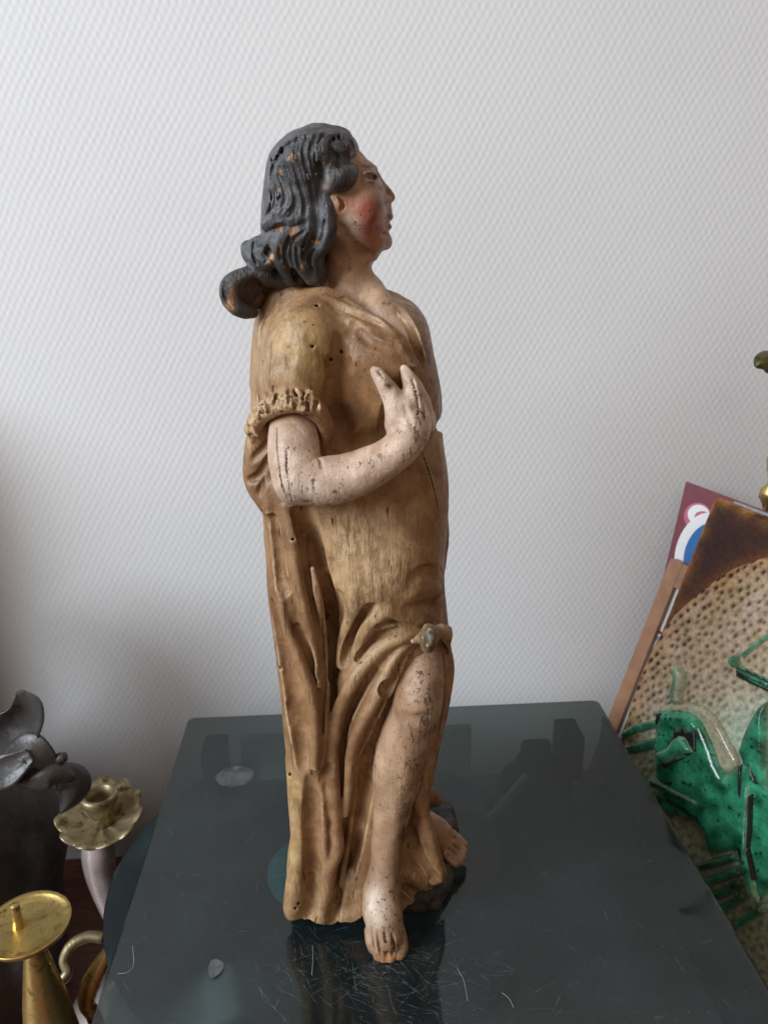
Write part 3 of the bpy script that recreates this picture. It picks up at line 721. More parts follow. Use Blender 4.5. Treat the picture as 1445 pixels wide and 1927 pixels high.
# chips and age cracks
for pth in (((540, 1590), (536, 1650), (532, 1700)), ((793, 850), (812, 905), (824, 955)), ):
    rb.groove(pth, 0.7, 1.1, .0006)
for (hx, hy) in ((596, 576), (643, 662), (495, 683), (622, 676), (551, 1015), (528, 1257), (546, 1457), (556, 1709), (562, 1700), (588, 652)):
    t_, D_ = rb.surf([hx], [hy])
    if not np.isnan(t_[0]):
        c_ = D_[0] * t_[0] + np.array([0, 0, H]); rb.chain([c_, c_ + D_[0] * 2e-6], [.0010, .0010], .0004, cut=True)
# hem: the cloth ends in a wavy line just above the plinth
w = rb.win((-1, -1, -1), (1, 1, 0.03)); sl, X, Y, Z = w
hem = 0.0075 + 0.0022 * np.sin(X * 150 + 0.6) + 0.0012 * np.sin(X * 420 + Y * 200) + np.clip((X - 0.02) * 0.34, 0, 0.013)
rb.d[sl] = np.maximum(rb.d[sl], hem - Z)
rb.jitter(.00016, .009, 3, 1.8); rb.jitter(.00007, .0026, 4, 2.5)
V, Fq = rb.skin()
OCH, WOOD = (0.290, 0.164, 0.085), (0.54, 0.37, 0.22)
cr = colour(V, OCH, [(560, 660, 70, 60, (0.37, 0.245, 0.105), .8), (690, 1040, 75, 100, WOOD, .7), (660, 950, 60, 60, (0.44, 0.29, .16), .6), (700, 1180, 60, 40, (0.46, 0.31, .17), .6), (552, 1560, 22, 160, (0.46, .32, .15), .6),
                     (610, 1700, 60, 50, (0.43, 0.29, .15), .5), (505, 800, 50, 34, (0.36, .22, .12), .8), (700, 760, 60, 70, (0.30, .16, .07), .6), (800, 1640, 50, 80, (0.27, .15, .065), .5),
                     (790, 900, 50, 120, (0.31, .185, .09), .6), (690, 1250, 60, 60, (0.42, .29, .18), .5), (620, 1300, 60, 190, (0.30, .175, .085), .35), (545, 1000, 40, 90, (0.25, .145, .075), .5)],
            [(668, 1010, 40, 55, 1.0), (720, 1080, 55, 45, .9), (690, 1130, 60, 40, .8), (660, 960, 40, 30, .7), (735, 1170, 40, 30, .6), (520, 770, 60, 26, .9), (470, 810, 14, 40, .9), (505, 700, 26, 50, .5), (660, 580, 26, 12, .5), (690, 1250, 50, 50, .45), (612, 1700, 50, 40, .35), (552, 1580, 18, 120, .4), (520, 600, 40, 50, .6)],
            [(((511, 640), (508, 700), (512, 760)), 1.3), (((540, 1570), (537, 1640), (531, 1700)), 1.8), (((793, 850), (812, 905), (824, 955)), 1.3), (((548, 1150), (552, 1200)), 1.4), (((575, 1010), (583, 1060), (590, 1130)), 1.0), (((535, 1135), (538, 1195)), 1.3), (((604, 1130), (614, 1288), (608, 1380)), 1.2), (((823, 1060), (835, 1080)), 1.4)])
robe = mesh_obj('robe', V, Fq, M_ROBE, statue, SB, col=cr)

# ---- bare flesh: head and neck, arm with hand, leg with foot, far foot - one body
hd = Vol((-0.030, 0.422, 0.350), (0.062, 0.500, 0.490), 0.0006)
HY = 0.462
hd.loft([(262, 570, 650, HY, .012), (280, 552, 676, HY, .018), (304, 545, 695, HY, .023), (330, 540, 709, HY, .0255), (352, 540, 722, HY, .0265), (372, 542, 730, HY, .0265), (392, 545, 731, HY, .026), (420, 560, 730, HY, .0240), (440, 585, 729, HY, .0220), (456, 620, 733, HY, .0180), (468, 640, 731, HY, .0150), (478, 655, 716, HY, .0125), (488, 660, 700, HY, .010)], .003, 2.05)
hd.limb([(652, 450, .464, 46), (654, 500, .463, 45), (652, 545, .463, 48), (650, 580, .463, 60)], .006, 10)
hd.limb([(690, 550, .460, 34), (722, 592, .442, 32), (754, 632, .4355, 27), (782, 664, .431, 17), (796, 680, .430, 9)], .005, 14)
YM = .467
hd.limb([(700, 318, YM, 8), (716, 344, YM, 7), (728, 360, YM, 8), (735, 371, YM, 8.5)], .003, 8)       # nose
hd.ell(729, 376, .460, 9, 7, .0034, .002)
hd.ell(728, 398, .465, 9, 13, .007, .004)
hd.ell(732, 408, .4645, 8, 6, .0065, .0015); hd.ell(730, 427, .4645, 7.5, 6, .006, .0015)                  # lips
hd.groove([(741, 418), (732, 418), (722, 420)], 0.7, 0.8, .0006)
hd.ell(726, 455, .466, 12, 14, .008, .003)                                                                   # chin
hd.groove([(738, 441), (728, 441), (718, 440)], 1.6, 0.7, .002)
hd.ell(703, 334, .4440, 13, 8, .006, .003, cut=True); hd.ell(704, 334, .4500, 8, 6.5, .005, .0006)             # eye socket, eyeball
hd.limb([(686, 326, .4395, 3), (697, 325, .4425, 3), (709, 331, .4475, 2.4)], .0008, 6); hd.limb([(690, 340, .4405, 2.5), (699, 343, .4425, 2.6), (708, 342, .4475, 2)], .0008, 6)
hd.ridge([(676, 318), (690, 310), (706, 316)], 2.6, 0.9, .003)
hd.groove([(722, 366), (720, 378), (724, 388)], 1.3, 0.6, .0014)
hd.ell(690, 392, .444, 28, 34, .010, .008)                                                                   # cheek
hd.ell(637, 386, .4395, 11, 20, .004, .002); hd.groove([(638, 372), (645, 384), (642, 396)], 1.5, 1.5, .001)  # ear lobe
hd.groove([(640, 430), (668, 468), (704, 486)], 4.0, 1.4, .004)                                              # under the jaw
hd.jitter(.00018, .006, 8)
Vh, Fh = hd.skin()
SK = (0.46, 0.298, 0.195)
ch = colour(Vh, SK, [(690, 402, 30, 44, (0.30, 0.075, 0.048), .95), (706, 440, 20, 28, (0.40, .12, .08), .6), (646, 388, 12, 20, (0.33, .10, .06), .8), (655, 430, 22, 26, (0.60, .49, .40), .8), (700, 345, 26, 26, (0.44, .28, .19), .5),
                      (733, 409, 8, 6, (0.26, .05, .035), .9), (731, 427, 8, 6, (0.30, .06, .045), .9), (706, 333, 5.5, 6, (0.015, .009, .006), 1.0), (699, 334, 3.0, 3, (0.5, .42, .34), .6), (694, 313, 13, 3.0, (0.12, .06, .035), .8), (698, 325.5, 9, 1.6, (0.06, .03, .02), .9), (699, 343.5, 8, 1.6, (0.10, .05, .03), .8),
                      (731, 360, 7, 8, (0.12, .06, .04), .6), (716, 352, 6, 5, (0.14, .075, .05), .7), (726, 382, 5, 4, (0.12, .05, .035), .7), (738, 418, 6, 3, (0.05, .02, .015), .9),
                      (660, 560, 50, 30, (0.44, .28, .17), .6), (765, 640, 30, 40, (0.62, .45, .34), .8), (625, 500, 26, 60, (0.42, .25, .15), .6)])

ar = Vol((-0.054, 0.372, 0.255), (0.070, 0.452, 0.385), 0.0007)
ar.limb([(552, 770, .424, 40), (553, 810, .416, 47), (554, 860, .407, 50), (566, 893, .4025, 50), (592, 905, .400, 48), (630, 903, .398, 46), (675, 890, .396, 43), (716, 870, .395, 38), (750, 845, .395, 35), (772, 818, .397, 34), (776, 790, .400, 34), (766, 768, .402, 32)], .004, 60)
ar.groove([(598, 860), (604, 868), (606, 880)], 1.2, .8, .001)
ar.ell(552, 912, .4035, 33, 34, .013, .006)
ar.limb([(742, 800, .399, 18), (748, 775, .400, 24), (737, 745, .400, 20), (724, 724, .4005, 16.5), (712, 706, .4015, 13.5), (705, 698, .4035, 9)], .003, 22)          # thumb
ar.limb([(778, 778, .402, 20), (776, 748, .402, 19), (774, 728, .403, 16), (768, 710, .405, 13), (760, 694, .4085, 7)], .0022, 20)       # index
ar.limb([(790, 780, .406, 17), (789, 752, .408, 15), (784, 730, .410, 13), (776, 712, .413, 9)], .0014, 14)                               # middle
ar.limb([(800, 786, .411, 15), (800, 765, .4145, 13), (795, 745, .418, 11), (788, 728, .421, 8)], .0012, 14)                              # ring
ar.limb([(806, 800, .414, 12), (808, 785, .419, 11), (804, 768, .424, 9), (800, 755, .428, 7)], .0012, 12)                                # little
ar.ell(804, 800, .410, 13, 16, .007, .004)
ar.groove([(706, 696), (716, 702), (720, 712)], 0.8, 0.5, .0006); ar.groove([(726, 722), (740, 730)], 0.8, .4, .0008)
ar.groove([(762, 765), (770, 790), (774, 800)], 1.6, 0.5, .002); ar.groove([(787, 780), (784, 748), (776, 712)], 1.0, 1.3, .0008); ar.groove([(798, 786), (796, 758), (788, 728)], .9, 1.1, .0008)
for pth in (((522, 800), (523, 860), (531, 915), (537, 930)), ((540, 850), (541, 890), (549, 940))): ar.groove(pth, 0.55, 0.9, .0005)
ar.jitter(.00022, .006, 9)
Va, Fa = ar.skin()
ARM = (0.59, 0.44, 0.345)
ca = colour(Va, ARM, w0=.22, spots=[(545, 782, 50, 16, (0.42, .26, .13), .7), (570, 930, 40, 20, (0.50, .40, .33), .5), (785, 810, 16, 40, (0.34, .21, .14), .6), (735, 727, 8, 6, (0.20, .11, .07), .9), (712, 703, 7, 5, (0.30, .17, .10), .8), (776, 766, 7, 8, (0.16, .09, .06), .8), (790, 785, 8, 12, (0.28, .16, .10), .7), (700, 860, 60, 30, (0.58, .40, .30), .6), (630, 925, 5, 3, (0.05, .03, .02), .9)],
            wear=[(790, 800, 20, 50, .9), (720, 730, 26, 26, .7), (600, 940, 60, 20, .7), (740, 870, 60, 24, .6), (570, 900, 30, 40, .4)], lines=[(((521, 806), (522, 850), (529, 905), (540, 938)), 1.3), (((539, 850), (540, 890), (549, 944)), 1.1)])

lg = Vol((-0.022, 0.362, -0.0005), (0.066, 0.448, 0.235), 0.0007)
lg.limb([(806, 1196, .436, 16), (800, 1225, .431, 30), (794, 1262, .425, 40), (788, 1300, .420, 45), (782, 1338, .417, 47), (768, 1378, .417, 49), (752, 1425, .417, 47), (743, 1475, .416, 42), (737, 1530, .413, 34), (728, 1585, .411, 29), (724, 1625, .409, 28), (720, 1655, .406, 31), (717, 1685, .402, 34), (719, 1712, .396, 36)], .004, 70)
lg.ell(786, 1322, .409, 26, 32, .008, .012); lg.groove([(752, 1350), (775, 1358), (800, 1352)], 5, .5, .006)
lg.ell(702, 1662, .412, 14, 16, .010, .004); lg.ell(742, 1655, .410, 12, 14, .010, .004)                       # ankle bones
lg.limb([(718, 1690, .402, 30), (722, 1728, .393, 34), (727, 1760, .388, 36)], .004, 12)                       # instep
for (x0, y0, x1, y1, x2, y2, yy, r) in ((746, 1752, 753, 1780, 748, 1800, .3830, 16), (731, 1760, 735, 1788, 734, 1808, .3805, 12.5), (717, 1760, 721, 1786, 723, 1805, .381, 11.5), (705, 1758, 708, 1780, 712, 1798, .3825, 11), (695, 1752, 697, 1770, 701, 1786, .3845, 10)):
    lg.limb([(x0, y0, yy + .006, r), (x1, y1, yy, r), (x2, y2, yy - .002, r * .8)], .0012, 8)
for pth in (((738, 1758), (741, 1778), (740, 1802)), ((724, 1756), (727, 1778), (728, 1806)), ((710, 1752), (713, 1772), (717, 1798)), ((699, 1748), (702, 1766), (707, 1790))): lg.groove(pth, 1.3, 1.25, .0012)
lg.groove([(762, 1560), (756, 1610), (757, 1650)], 0.8, 0.5, .0006)
lg.jitter(.00024, .007, 10)
w = lg.win((-1, -1, -1), (1, 1, 0.01)); lg.d[w[0]] = np.maximum(lg.d[w[0]], 0.0006 - w[3])
Vl, Fl = lg.skin()
LEG = (0.325, 0.196, 0.118)
cl = colour(Vl, LEG, [(800, 1290, 22, 60, (0.48, .33, .24), .6), (735, 1470, 40, 90, (0.52, .35, .23), .6), (757, 1600, 7, 60, (0.20, .10, .06), .75), (710, 1710, 26, 40, (0.62, .50, .40), .8), (735, 1765, 26, 30, (0.27, .16, .10), .7), (735, 1802, 20, 8, (0.42, .20, .08), .9), (800, 1355, 8, 8, (0.06, .035, .025), .8), (790, 1390, 10, 60, (0.28, .17, .11), .45)],
            [(800, 1330, 20, 80, .95), (780, 1430, 20, 70, .9), (760, 1540, 16, 90, .8), (740, 1690, 14, 60, .6), (735, 1760, 26, 40, .8), (715, 1450, 20, 80, .25)], [(((760, 1560), (756, 1610), (757, 1650)), 2.0)])

ft = Vol((0.036, 0.425, 0.002), (0.098, 0.505, 0.060), 0.0008)
ft.limb([(800, 1556, .468, 30), (826, 1570, .462, 27), (844, 1590, .457, 22)], .005, 8)
for (x0, y0, x1, y1, yy, r) in ((850, 1570, 871, 1588, .466, 9.5), (852, 1582, 871, 1601, .460, 9), (848, 1592, 868, 1612, .455, 9), (844, 1602, 863, 1620, .451, 8.5), (838, 1608, 854, 1625, .448, 8)):
    ft.limb([(x0, y0, yy, r), (x1, y1, yy - .002, r * .85)], .0012)
for q in ([(852, 1574), (873, 1594)], [(848, 1586), (870, 1607)], [(844, 1597), (866, 1617)], [(840, 1606), (858, 1623)]): ft.groove(q, .8, .8, .0008)
ft.jitter(.0003, .005, 12)
Vf, Ff = ft.skin()
cf_ = colour(Vf, (0.40, 0.245, 0.15), [(870, 1605, 12, 16, (0.42, .24, .18), .7)])
n0, n1, n2 = len(Vh), len(Vh) + len(Va), len(Vh) + len(Va) + len(Vl)
mesh_obj('body', np.concatenate([Vh, Va, Vl, Vf]), np.concatenate([Fh, Fa + n0, Fl + n1, Ff + n2]), M_SKIN, statue, SB, col=np.concatenate([ch, ca, cl, cf_]))

# ---- hair
hr = Vol((-0.072, 0.415, 0.385), (0.040, 0.510, 0.505), 0.0006)
hr.loft([(250, 600, 650, HY, .010), (256, 570, 662, HY, .017), (266, 545, 670, HY, .023), (285, 522, 672, HY, .0285), (310, 507, 668, HY, .0315), (340, 498, 640, HY, .0325), (370, 495, 622, HY, .033), (410, 492, 622, HY, .0325), (440, 492, 622, HY, .031), (470, 500, 618, HY, .028), (500, 520, 610, HY, .025)], .003, 2.4)
hr.ell(588, 300, .458, 70, 52, .034, .010)
# temple roll ending in a broken-off face
hr.limb([(622, 340, .436, 23), (636, 335, .4345, 27), (648, 332, .437, 24), (660, 322, .443, 15)], .002, 12)
hr.groove([(606, 372), (615, 366), (640, 366), (668, 350)], 2.2, 2.0, .0015)
hr.groove([(600, 310), (606, 330), (604, 360)], 2.4, 2.2, .0015)
t_, D_ = hr.surf([616], [338])
# strands on the skull
hr.freeze()
S_ = [[(668, 262), (660, 285), (664, 302)], [(650, 256), (638, 280), (640, 300), (636, 312)], [(634, 250), (622, 275), (622, 300), (612, 318)], [(612, 248), (601, 275), (603, 310), (604, 340)],
      [(596, 252), (584, 285), (592, 325), (602, 362)], [(578, 254), (570, 285), (580, 330), (592, 380)], [(560, 258), (548, 290), (558, 330), (572, 372), (574, 402)],
      [(545, 268), (534, 300), (548, 345), (556, 380), (544, 408)], [(530, 280), (518, 315), (530, 345), (536, 375), (522, 405), (508, 420)], [(515, 308), (506, 345), (514, 372), (506, 398), (496, 415)]]
for q in S_: hr.groove(q, 1.4, 1.5, .0010, taper=False)
def mid(a, b, f):
    n_ = 7; A, B = catmull(a, n_), catmull(b, n_); return [tuple(x) for x in A * (1 - f) + B * f]
for a_, b_ in zip(S_[:-1], S_[1:]):
    for f_ in (.27, .5, .75): hr.groove(mid(a_, b_, f_), .95, .80 if f_ == .5 else .5, .0005, taper=False)
for q in S_:
    pass
for i in range(len(S_) - 1):
    q = [((a[0] + b[0]) / 2, (a[1] + b[1]) / 2) for a, b in zip(S_[i], S_[i + 1])]; pass

tops = [(500, 330), (512, 303), (531, 274), (547, 262), (563, 254), (594, 250), (621, 245), (640, 247), (656, 251), (673, 262)]
for xs in np.arange(520, 640, 9.5):                     # strands running over the crown
    ys = np.interp(xs, [t[0] for t in tops], [t[1] for t in tops]); dx = (xs - 600) * .05
    hr.limb([(xs + 4, ys + 6, .490, 2.6), (xs + 1, ys + 1, .476, 3.6), (xs, ys - 1, .462, 4.2), (xs + dx, ys + 3, .449, 4.0), (xs + dx * 2, ys + 10, .4405, 3.2), (xs + dx * 2.5, ys + 20, .4345, 2.2)], .0006, 14, cut=True)
# heavy wave across the nape and curls below it
hr.freeze(False)
hr.groove([(496, 440), (515, 428), (548, 424), (580, 420), (606, 402)], 2.6, 2.6, .002)
hr.ridge([(500, 424), (530, 412), (560, 416), (588, 408), (600, 392)], 4.2, 2.2, .003)
hr.limb([(608, 368, .440, 17), (612, 400, .437, 18), (616, 432, .436, 18), (609, 458, .436, 17), (593, 480, .440, 16), (594, 512, .443, 14), (601, 536, .446, 8)], .003, 24)
hr.limb([(585, 430, .436, 14), (566, 446, .434, 15), (560, 475, .436, 14), (570, 505, .440, 13), (584, 528, .444, 8)], .003, 18)
hr.limb([(548, 438, .436, 13), (530, 456, .436, 14), (526, 482, .438, 13), (536, 508, .442, 11), (548, 530, .448, 8)], .003, 18)
hr.limb([(520, 445, .440, 12), (506, 462, .442, 12), (508, 490, .444, 11)], .003, 12)
hr.limb([(596, 470, .444, 10), (604, 500, .446, 10), (608, 522, .448, 7)], .002, 10)
hr.freeze()
for q in ([(612, 415), (606, 445), (594, 468)], [(580, 442), (568, 470), (578, 506)], [(545, 446), (536, 478), (546, 510)], [(598, 490), (602, 520)], [(572, 436), (552, 452), (548, 482), (556, 512)], [(592, 470), (582, 490), (590, 520)], [(558, 460), (560, 490), (566, 512)], [(526, 470), (530, 495)]):
    hr.groove(q, 1.2, 0.85, .0008)
hr.limb([(478, 556, .464, 14), (500, 536, .464, 18), (520, 532, .462, 18)], .003, 8)
hr.limb([(496, 512, .458, 22), (530, 516, .458, 26), (565, 518, .458, 26)], .004, 8)
hr.freeze(False)
# curl knob at the nape
hr.limb([(505, 458, .448, 16), (488, 462, .450, 18), (474, 468, .452, 15)], .003, 8)
hr.limb([(500, 492, .446, 16), (484, 488, .448, 17), (470, 480, .452, 14), (466, 466, .454, 12)], .003, 12)
hr.groove([(478, 452), (476, 475), (484, 500)], 1.2, 1.4, .001); hr.groove([(496, 450), (492, 470), (500, 486), (512, 478)], 1.3, 1.5, .001); hr.groove([(505, 462), (507, 480), (498, 496)], 1.0, 1.2, .001)
hr.ell(503, 474, .440, 8, 9, .006, .001, cut=True)
# broken lower lock: a fat hook of hair curling round a hollow
hr.limb([(520, 524, .456, 18), (505, 522, .452, 18), (478, 520, .449, 19), (453, 523, .447, 18), (436, 537, .446, 20), (434, 558, .446, 20), (446, 576, .447, 18), (462, 582, .449, 17), (476, 588, .452, 11)], .003, 26)
hr.ell(464, 552, .460, 36, 36, .014, .003)
hr.ell(478, 552, .437, 28, 30, .016, .002, cut=True)
hr.groove([(420, 530), (424, 560), (440, 586)], 1.2, 1.0, .001)
hr.jitter(.00022, .004, 14)
Vk, Fk = hr.skin()
HC = (0.054, 0.052, 0.054)
kk = colour(Vk, HC, [(549, 296, 9, 9, BW, .9), (528, 324, 5, 7, BW, .8), (525, 360, 6, 8, BW, .6), (526, 432, 9, 6, BW, .85), (552, 436, 8, 10, (0.40, .2, .09), .7), (512, 484, 6, 9, BW, .8), (506, 494, 5, 5, BW, .7), (596, 455, 12, 5, BW, .5),
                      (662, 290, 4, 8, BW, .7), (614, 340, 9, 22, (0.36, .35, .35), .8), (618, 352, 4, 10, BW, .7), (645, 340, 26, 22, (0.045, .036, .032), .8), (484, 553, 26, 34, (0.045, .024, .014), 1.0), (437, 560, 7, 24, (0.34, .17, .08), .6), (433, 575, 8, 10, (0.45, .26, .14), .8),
                      (528, 470, 5, 10, BW, .5), (570, 500, 6, 12, BW, .45), (545, 385, 26, 30, (0.085, .087, .098), .6)])
mesh_obj('hair', Vk, Fk, M_HAIR, statue, SB, col=kk)

# ---- neck stump of drapery behind the hair, knot at the hip, plinth
kn = Vol((0.022, 0.385, 0.180), (0.064, 0.440, 0.225), 0.0007)
kn.limb([(806, 1186, .411, 13), (808, 1200, .4105, 16), (805, 1216, .412, 13)], .002, 8)
kn.limb([(778, 1206, .416, 6), (790, 1200, .4145, 8), (800, 1194, .413, 10)], .004)
kn.limb([(812, 1192, .414, 14), (836, 1190, .422, 15), (848, 1204, .432, 14), (850, 1230, .440, 11)], .004, 10)
kn.ell(807, 1201, .4065, 13, 20, .006, .001)
kn.groove([(820, 1178), (818, 1200), (822, 1218)], 0.8, 1.0, .0006); kn.groove([(796, 1186), (797, 1204)], .7, .8, .0006)
kn.jitter(.0003, .003, 21)
Vn, Fn = kn.skin()
mesh_obj('hip_knot', Vn, Fn, M_ROBE, robe, SB, col=colour(Vn, (0.36, .235, .13), [(806, 1201, 14, 22, (0.055, .054, .052), 1.0)]))

bs = Vol((-0.062, 0.376, -0.0005), (0.100, 0.560, 0.042), 0.0012)
def disc(cx, cy, a, b, z1, k, p=2.4):
    w = bs.win((cx - a - .01, cy - b - .01, -0.01), (cx + a + .01, cy + b + .01, z1 + .01)); sl, X, Y, Z = w
    f = ((np.abs((X - cx) / a) ** p + np.abs((Y - cy) / b) ** p) ** (1 / p) - 1) * min(a, b); f = np.maximum(f + np.clip(Z - z1 * .5, 0, 1) * .5, Z - z1)
    bs.put(sl, f.astype(np.float32), k)
disc(0.008, 0.462, 0.046, 0.052, 0.020, .004); disc(0.050, 0.462, 0.024, 0.040, 0.013, .006); disc(0.044, 0.434, 0.020, 0.020, 0.020, .005); disc(0.020, 0.404, 0.012, 0.012, 0.009, .004)
disc(0.062, 0.496, 0.020, 0.030, 0.015, .006)
bs.jitter(.0008, .010, 30); bs.jitter(.0004, .004, 31)
w = bs.win((-1, -1, -1), (1, 1, 0.01)); bs.d[w[0]] = np.maximum(bs.d[w[0]], 0.0003 - w[3])
Vb, Fb = bs.skin()
mesh_obj('rock_base', Vb, Fb, M_HAIR, statue, SB, col=colour(Vb, (0.034, .026, .022), [(800, 1700, 40, 20, (0.05, .036, .03), .7)]))

# ------------------------------------------------------------------ leaning pictures and ceramic plaque at the right
def hitplane(px, py, O, N):
    r = np.stack([raydir(a, b) for a, b in zip(np.atleast_1d(px), np.atleast_1d(py))]); C0 = np.array([0, 0, H])
    t = ((O - C0) @ N) / (r @ N); return C0 + r * t[:, None]
PA, _ = at(1343, 940, 0.685)
_f, _l = math.radians(60), math.radians(16.8)                                   # the plaque faces left and leans back
N_ = np.array([-math.sin(_f) * math.cos(_l), -math.cos(_f) * math.cos(_l), math.sin(_l)])
T_ = hitplane(1445, 979, PA, N_)[0] - PA; T_ /= np.linalg.norm(T_)             # along the top edge
PB = hitplane(1160, 1400, PA, N_)[0]; L_ = PB - PA; L_ -= T_ * (L_ @ T_); L_ /= np.linalg.norm(L_)   # down the left edge
def uv(px, py, off=0.0):
    P = hitplane(px, py, PA + N_ * off, N_) - PA; return np.stack([P @ T_, P @ L_], 1)
def poly_sd(P, Q):
    """signed distance (positive inside) of points P to polygon Q"""
    d = np.full(len(P), 1e9); ins = np.zeros(len(P), bool); n = len(Q)
    for i in range(n):
        a, b = Q[i], Q[(i + 1) % n]; e = b - a; w = P - a; t = np.clip((w @ e) / max(e @ e, 1e-12), 0, 1)
        d = np.minimum(d, np.hypot(*(w - t[:, None] * e).T))
        c = (a[1] > P[:, 1]) != (b[1] > P[:, 1]); xi = a[0] + (P[:, 1] - a[1]) * (b[0] - a[0]) / (b[1] - a[1] + 1e-15); ins ^= c & (P[:, 0] < xi)
    return np.where(ins, d, -d)
def relief(name, Q, base, height, bevel, mat, parent, pbase, colfn, h=0.0009, hfn=None, floor=-0.002):
    lo, hi = Q.min(0) - 2 * h, Q.max(0) + 2 * h; nx, ny = (np.ceil((hi - lo) / h)).astype(int) + 1
    U, W = np.meshgrid(lo[0] + np.arange(nx) * h, lo[1] + np.arange(ny) * h, indexing='ij'); P = np.stack([U.ravel(), W.ravel()], 1)
    sd = poly_sd(P, Q); s = np.clip(sd / bevel, 0, 1); z = base + height * np.sqrt(1 - (1 - s) ** 2)
    if hfn is not None: z = z + hfn(P, sd)
    z = np.where(sd < 0, base + floor, z)
    I = np.arange(nx * ny).reshape(nx, ny); quads = np.stack([I[:-1, :-1], I[1:, :-1], I[1:, 1:], I[:-1, 1:]], -1).reshape(-1, 4)
    quads = quads[(sd[quads] > -1.2 * h).any(1)]; used = np.unique(quads); mp = np.full(nx * ny, -1); mp[used] = np.arange(len(used)); quads = mp[quads]
    # move the outermost ring onto the outline
    X = PA + P[:, :1] * T_ + P[:, 1:] * L_ + z[:, None] * N_
    nrm = np.cross(T_, L_); q = quads if nrm @ N_ > 0 else quads[:, ::-1]
    return mesh_obj(name, X[used], q, mat, parent, pbase, col=colfn(P[used], sd[used]))
def smoothnoise(P, size, seed):
    g = np.random.default_rng(seed); q = P / size; q = q - q.min(0) ; n = np.ceil(q.max(0)).astype(int) + 3; N = g.uniform(0, 1, n)
    i = q.astype(int); f = q - i; f = f * f * (3 - 2 * f)
    return (N[i[:, 0], i[:, 1]] * (1 - f[:, 0]) + N[i[:, 0] + 1, i[:, 1]] * f[:, 0]) * (1 - f[:, 1]) + (N[i[:, 0], i[:, 1] + 1] * (1 - f[:, 0]) + N[i[:, 0] + 1, i[:, 1] + 1] * f[:, 0]) * f[:, 1]
def glaze(name, rough=0.12, bump=0.25):
    t = NT(name); a = t.n('Attribute', attribute_name='Col'); c = t.coords(); n = t.noise(c, 240, 4, 0.6)
    col = t.mix(t.ramp(n, 0.3, 0.7), t.mix(1.0, a.outputs[0], (0.72, 0.72, 0.72), 'MULTIPLY'), t.mix(1.0, a.outputs[0], (1.2, 1.2, 1.2), 'MULTIPLY'))
    p = t.n('BsdfPrincipled', Base_Color=col, Roughness=rough, Coat_Weight=0.12 if rough < 0.3 else 0.0, Coat_Roughness=0.08)
    p.inputs['Specular IOR Level'].default_value = 0.45 if rough < 0.3 else 0.2
    t.set(p, 'Normal', t.bump(t.noise(c, 160, 3), bump, 0.001)); return t.done(p.outputs[0])
M_GLAZE = glaze('ceramic_glaze'); M_BROWNGLAZE = glaze('brown_glaze', 0.5, 0.15); M_CREAM = glaze('cream_glaze', 0.32, 0.2)
pq = PB.copy(); pq[2] = TZ
bot = None
plaque = thing('ceramic_plaque', 'glazed ceramic relief plaque with green animal and dotted cream oval, leaning at right', 'plaque', tuple(PA))
pb_ = PA
LEN = (TZ + 0.004 - PA[2]) / L_[2]; WID = 0.30; TH = 0.017
def slab(name, u0, u1, v0, v1, z0, z1, mat, parent, base, col=None, smooth=False):
    V = [PA + u * T_ + v * L_ + z * N_ for z in (z0, z1) for (u, v) in ((u0, v0), (u1, v0), (u1, v1), (u0, v1))]
    Fc = [(0, 1, 2, 3), (7, 6, 5, 4), (0, 4, 5, 1), (1, 5, 6, 2), (2, 6, 7, 3), (3, 7, 4, 0)]
    return mesh_obj(name, V, Fc, mat, parent, base, smooth=smooth)
slab('back_slab', 0.0015, WID, 0.0015, LEN, -TH, -0.004, plain('grey_fired_clay', (0.30, 0.29, 0.27), 0.7, 0, 0.15, 80, 0.3), plaque, pb_)
slab('unglazed_edge', 0.016, WID, -0.0045, 0.0014, -TH, -0.006, plain('grey_biscuit_edge', (0.34, 0.33, 0.32), 0.6), plaque, pb_)
def brown(P, sd):
    n = smoothnoise(P, .012, 1)[:, None]; m = smoothnoise(P, .035, 2)[:, None]
    c = np.array((0.018, 0.010, 0.010)) * (1 - m) + np.array((0.065, 0.018, 0.010)) * m
    e = np.exp(-np.clip(sd, 0, 1) / .004)[:, None]; edge = np.array((0.42, 0.17, 0.045))
    ov = np.exp(-np.abs(poly_sd(P, OV)) / .007)[:, None]
    c = c * (1 - .7 * e * n * 1.4) + edge * .7 * e * n * 1.4; w = np.clip(ov * (0.5 + .5 * n), 0, 1) * .55
    return np.clip(c * (1 - w) + np.array((0.30, 0.10, 0.025)) * w, 0, 1)
OVp = [(1560, 1040), (1500, 1036), (1445, 1048), (1410, 1058), (1376, 1073), (1348, 1091), (1323, 1111), (1296, 1133), (1271, 1157), (1250, 1186), (1233, 1215), (1216, 1250), (1202, 1285), (1190, 1320), (1182, 1352), (1177, 1385), (1176, 1420), (1180, 1460), (1192, 1520), (1215, 1590), (1250, 1660), (1300, 1740), (1370, 1830), (1450, 1920), (1560, 2000), (1640, 1900)]
OV = uv(*np.array(OVp, float).T)
fq = np.array([(0, 0), (WID, 0), (WID, LEN), (0, LEN)])
relief('brown_field', fq, -0.004, 0.004, 0.003, M_BROWNGLAZE, plaque, pb_, brown, 0.0014)
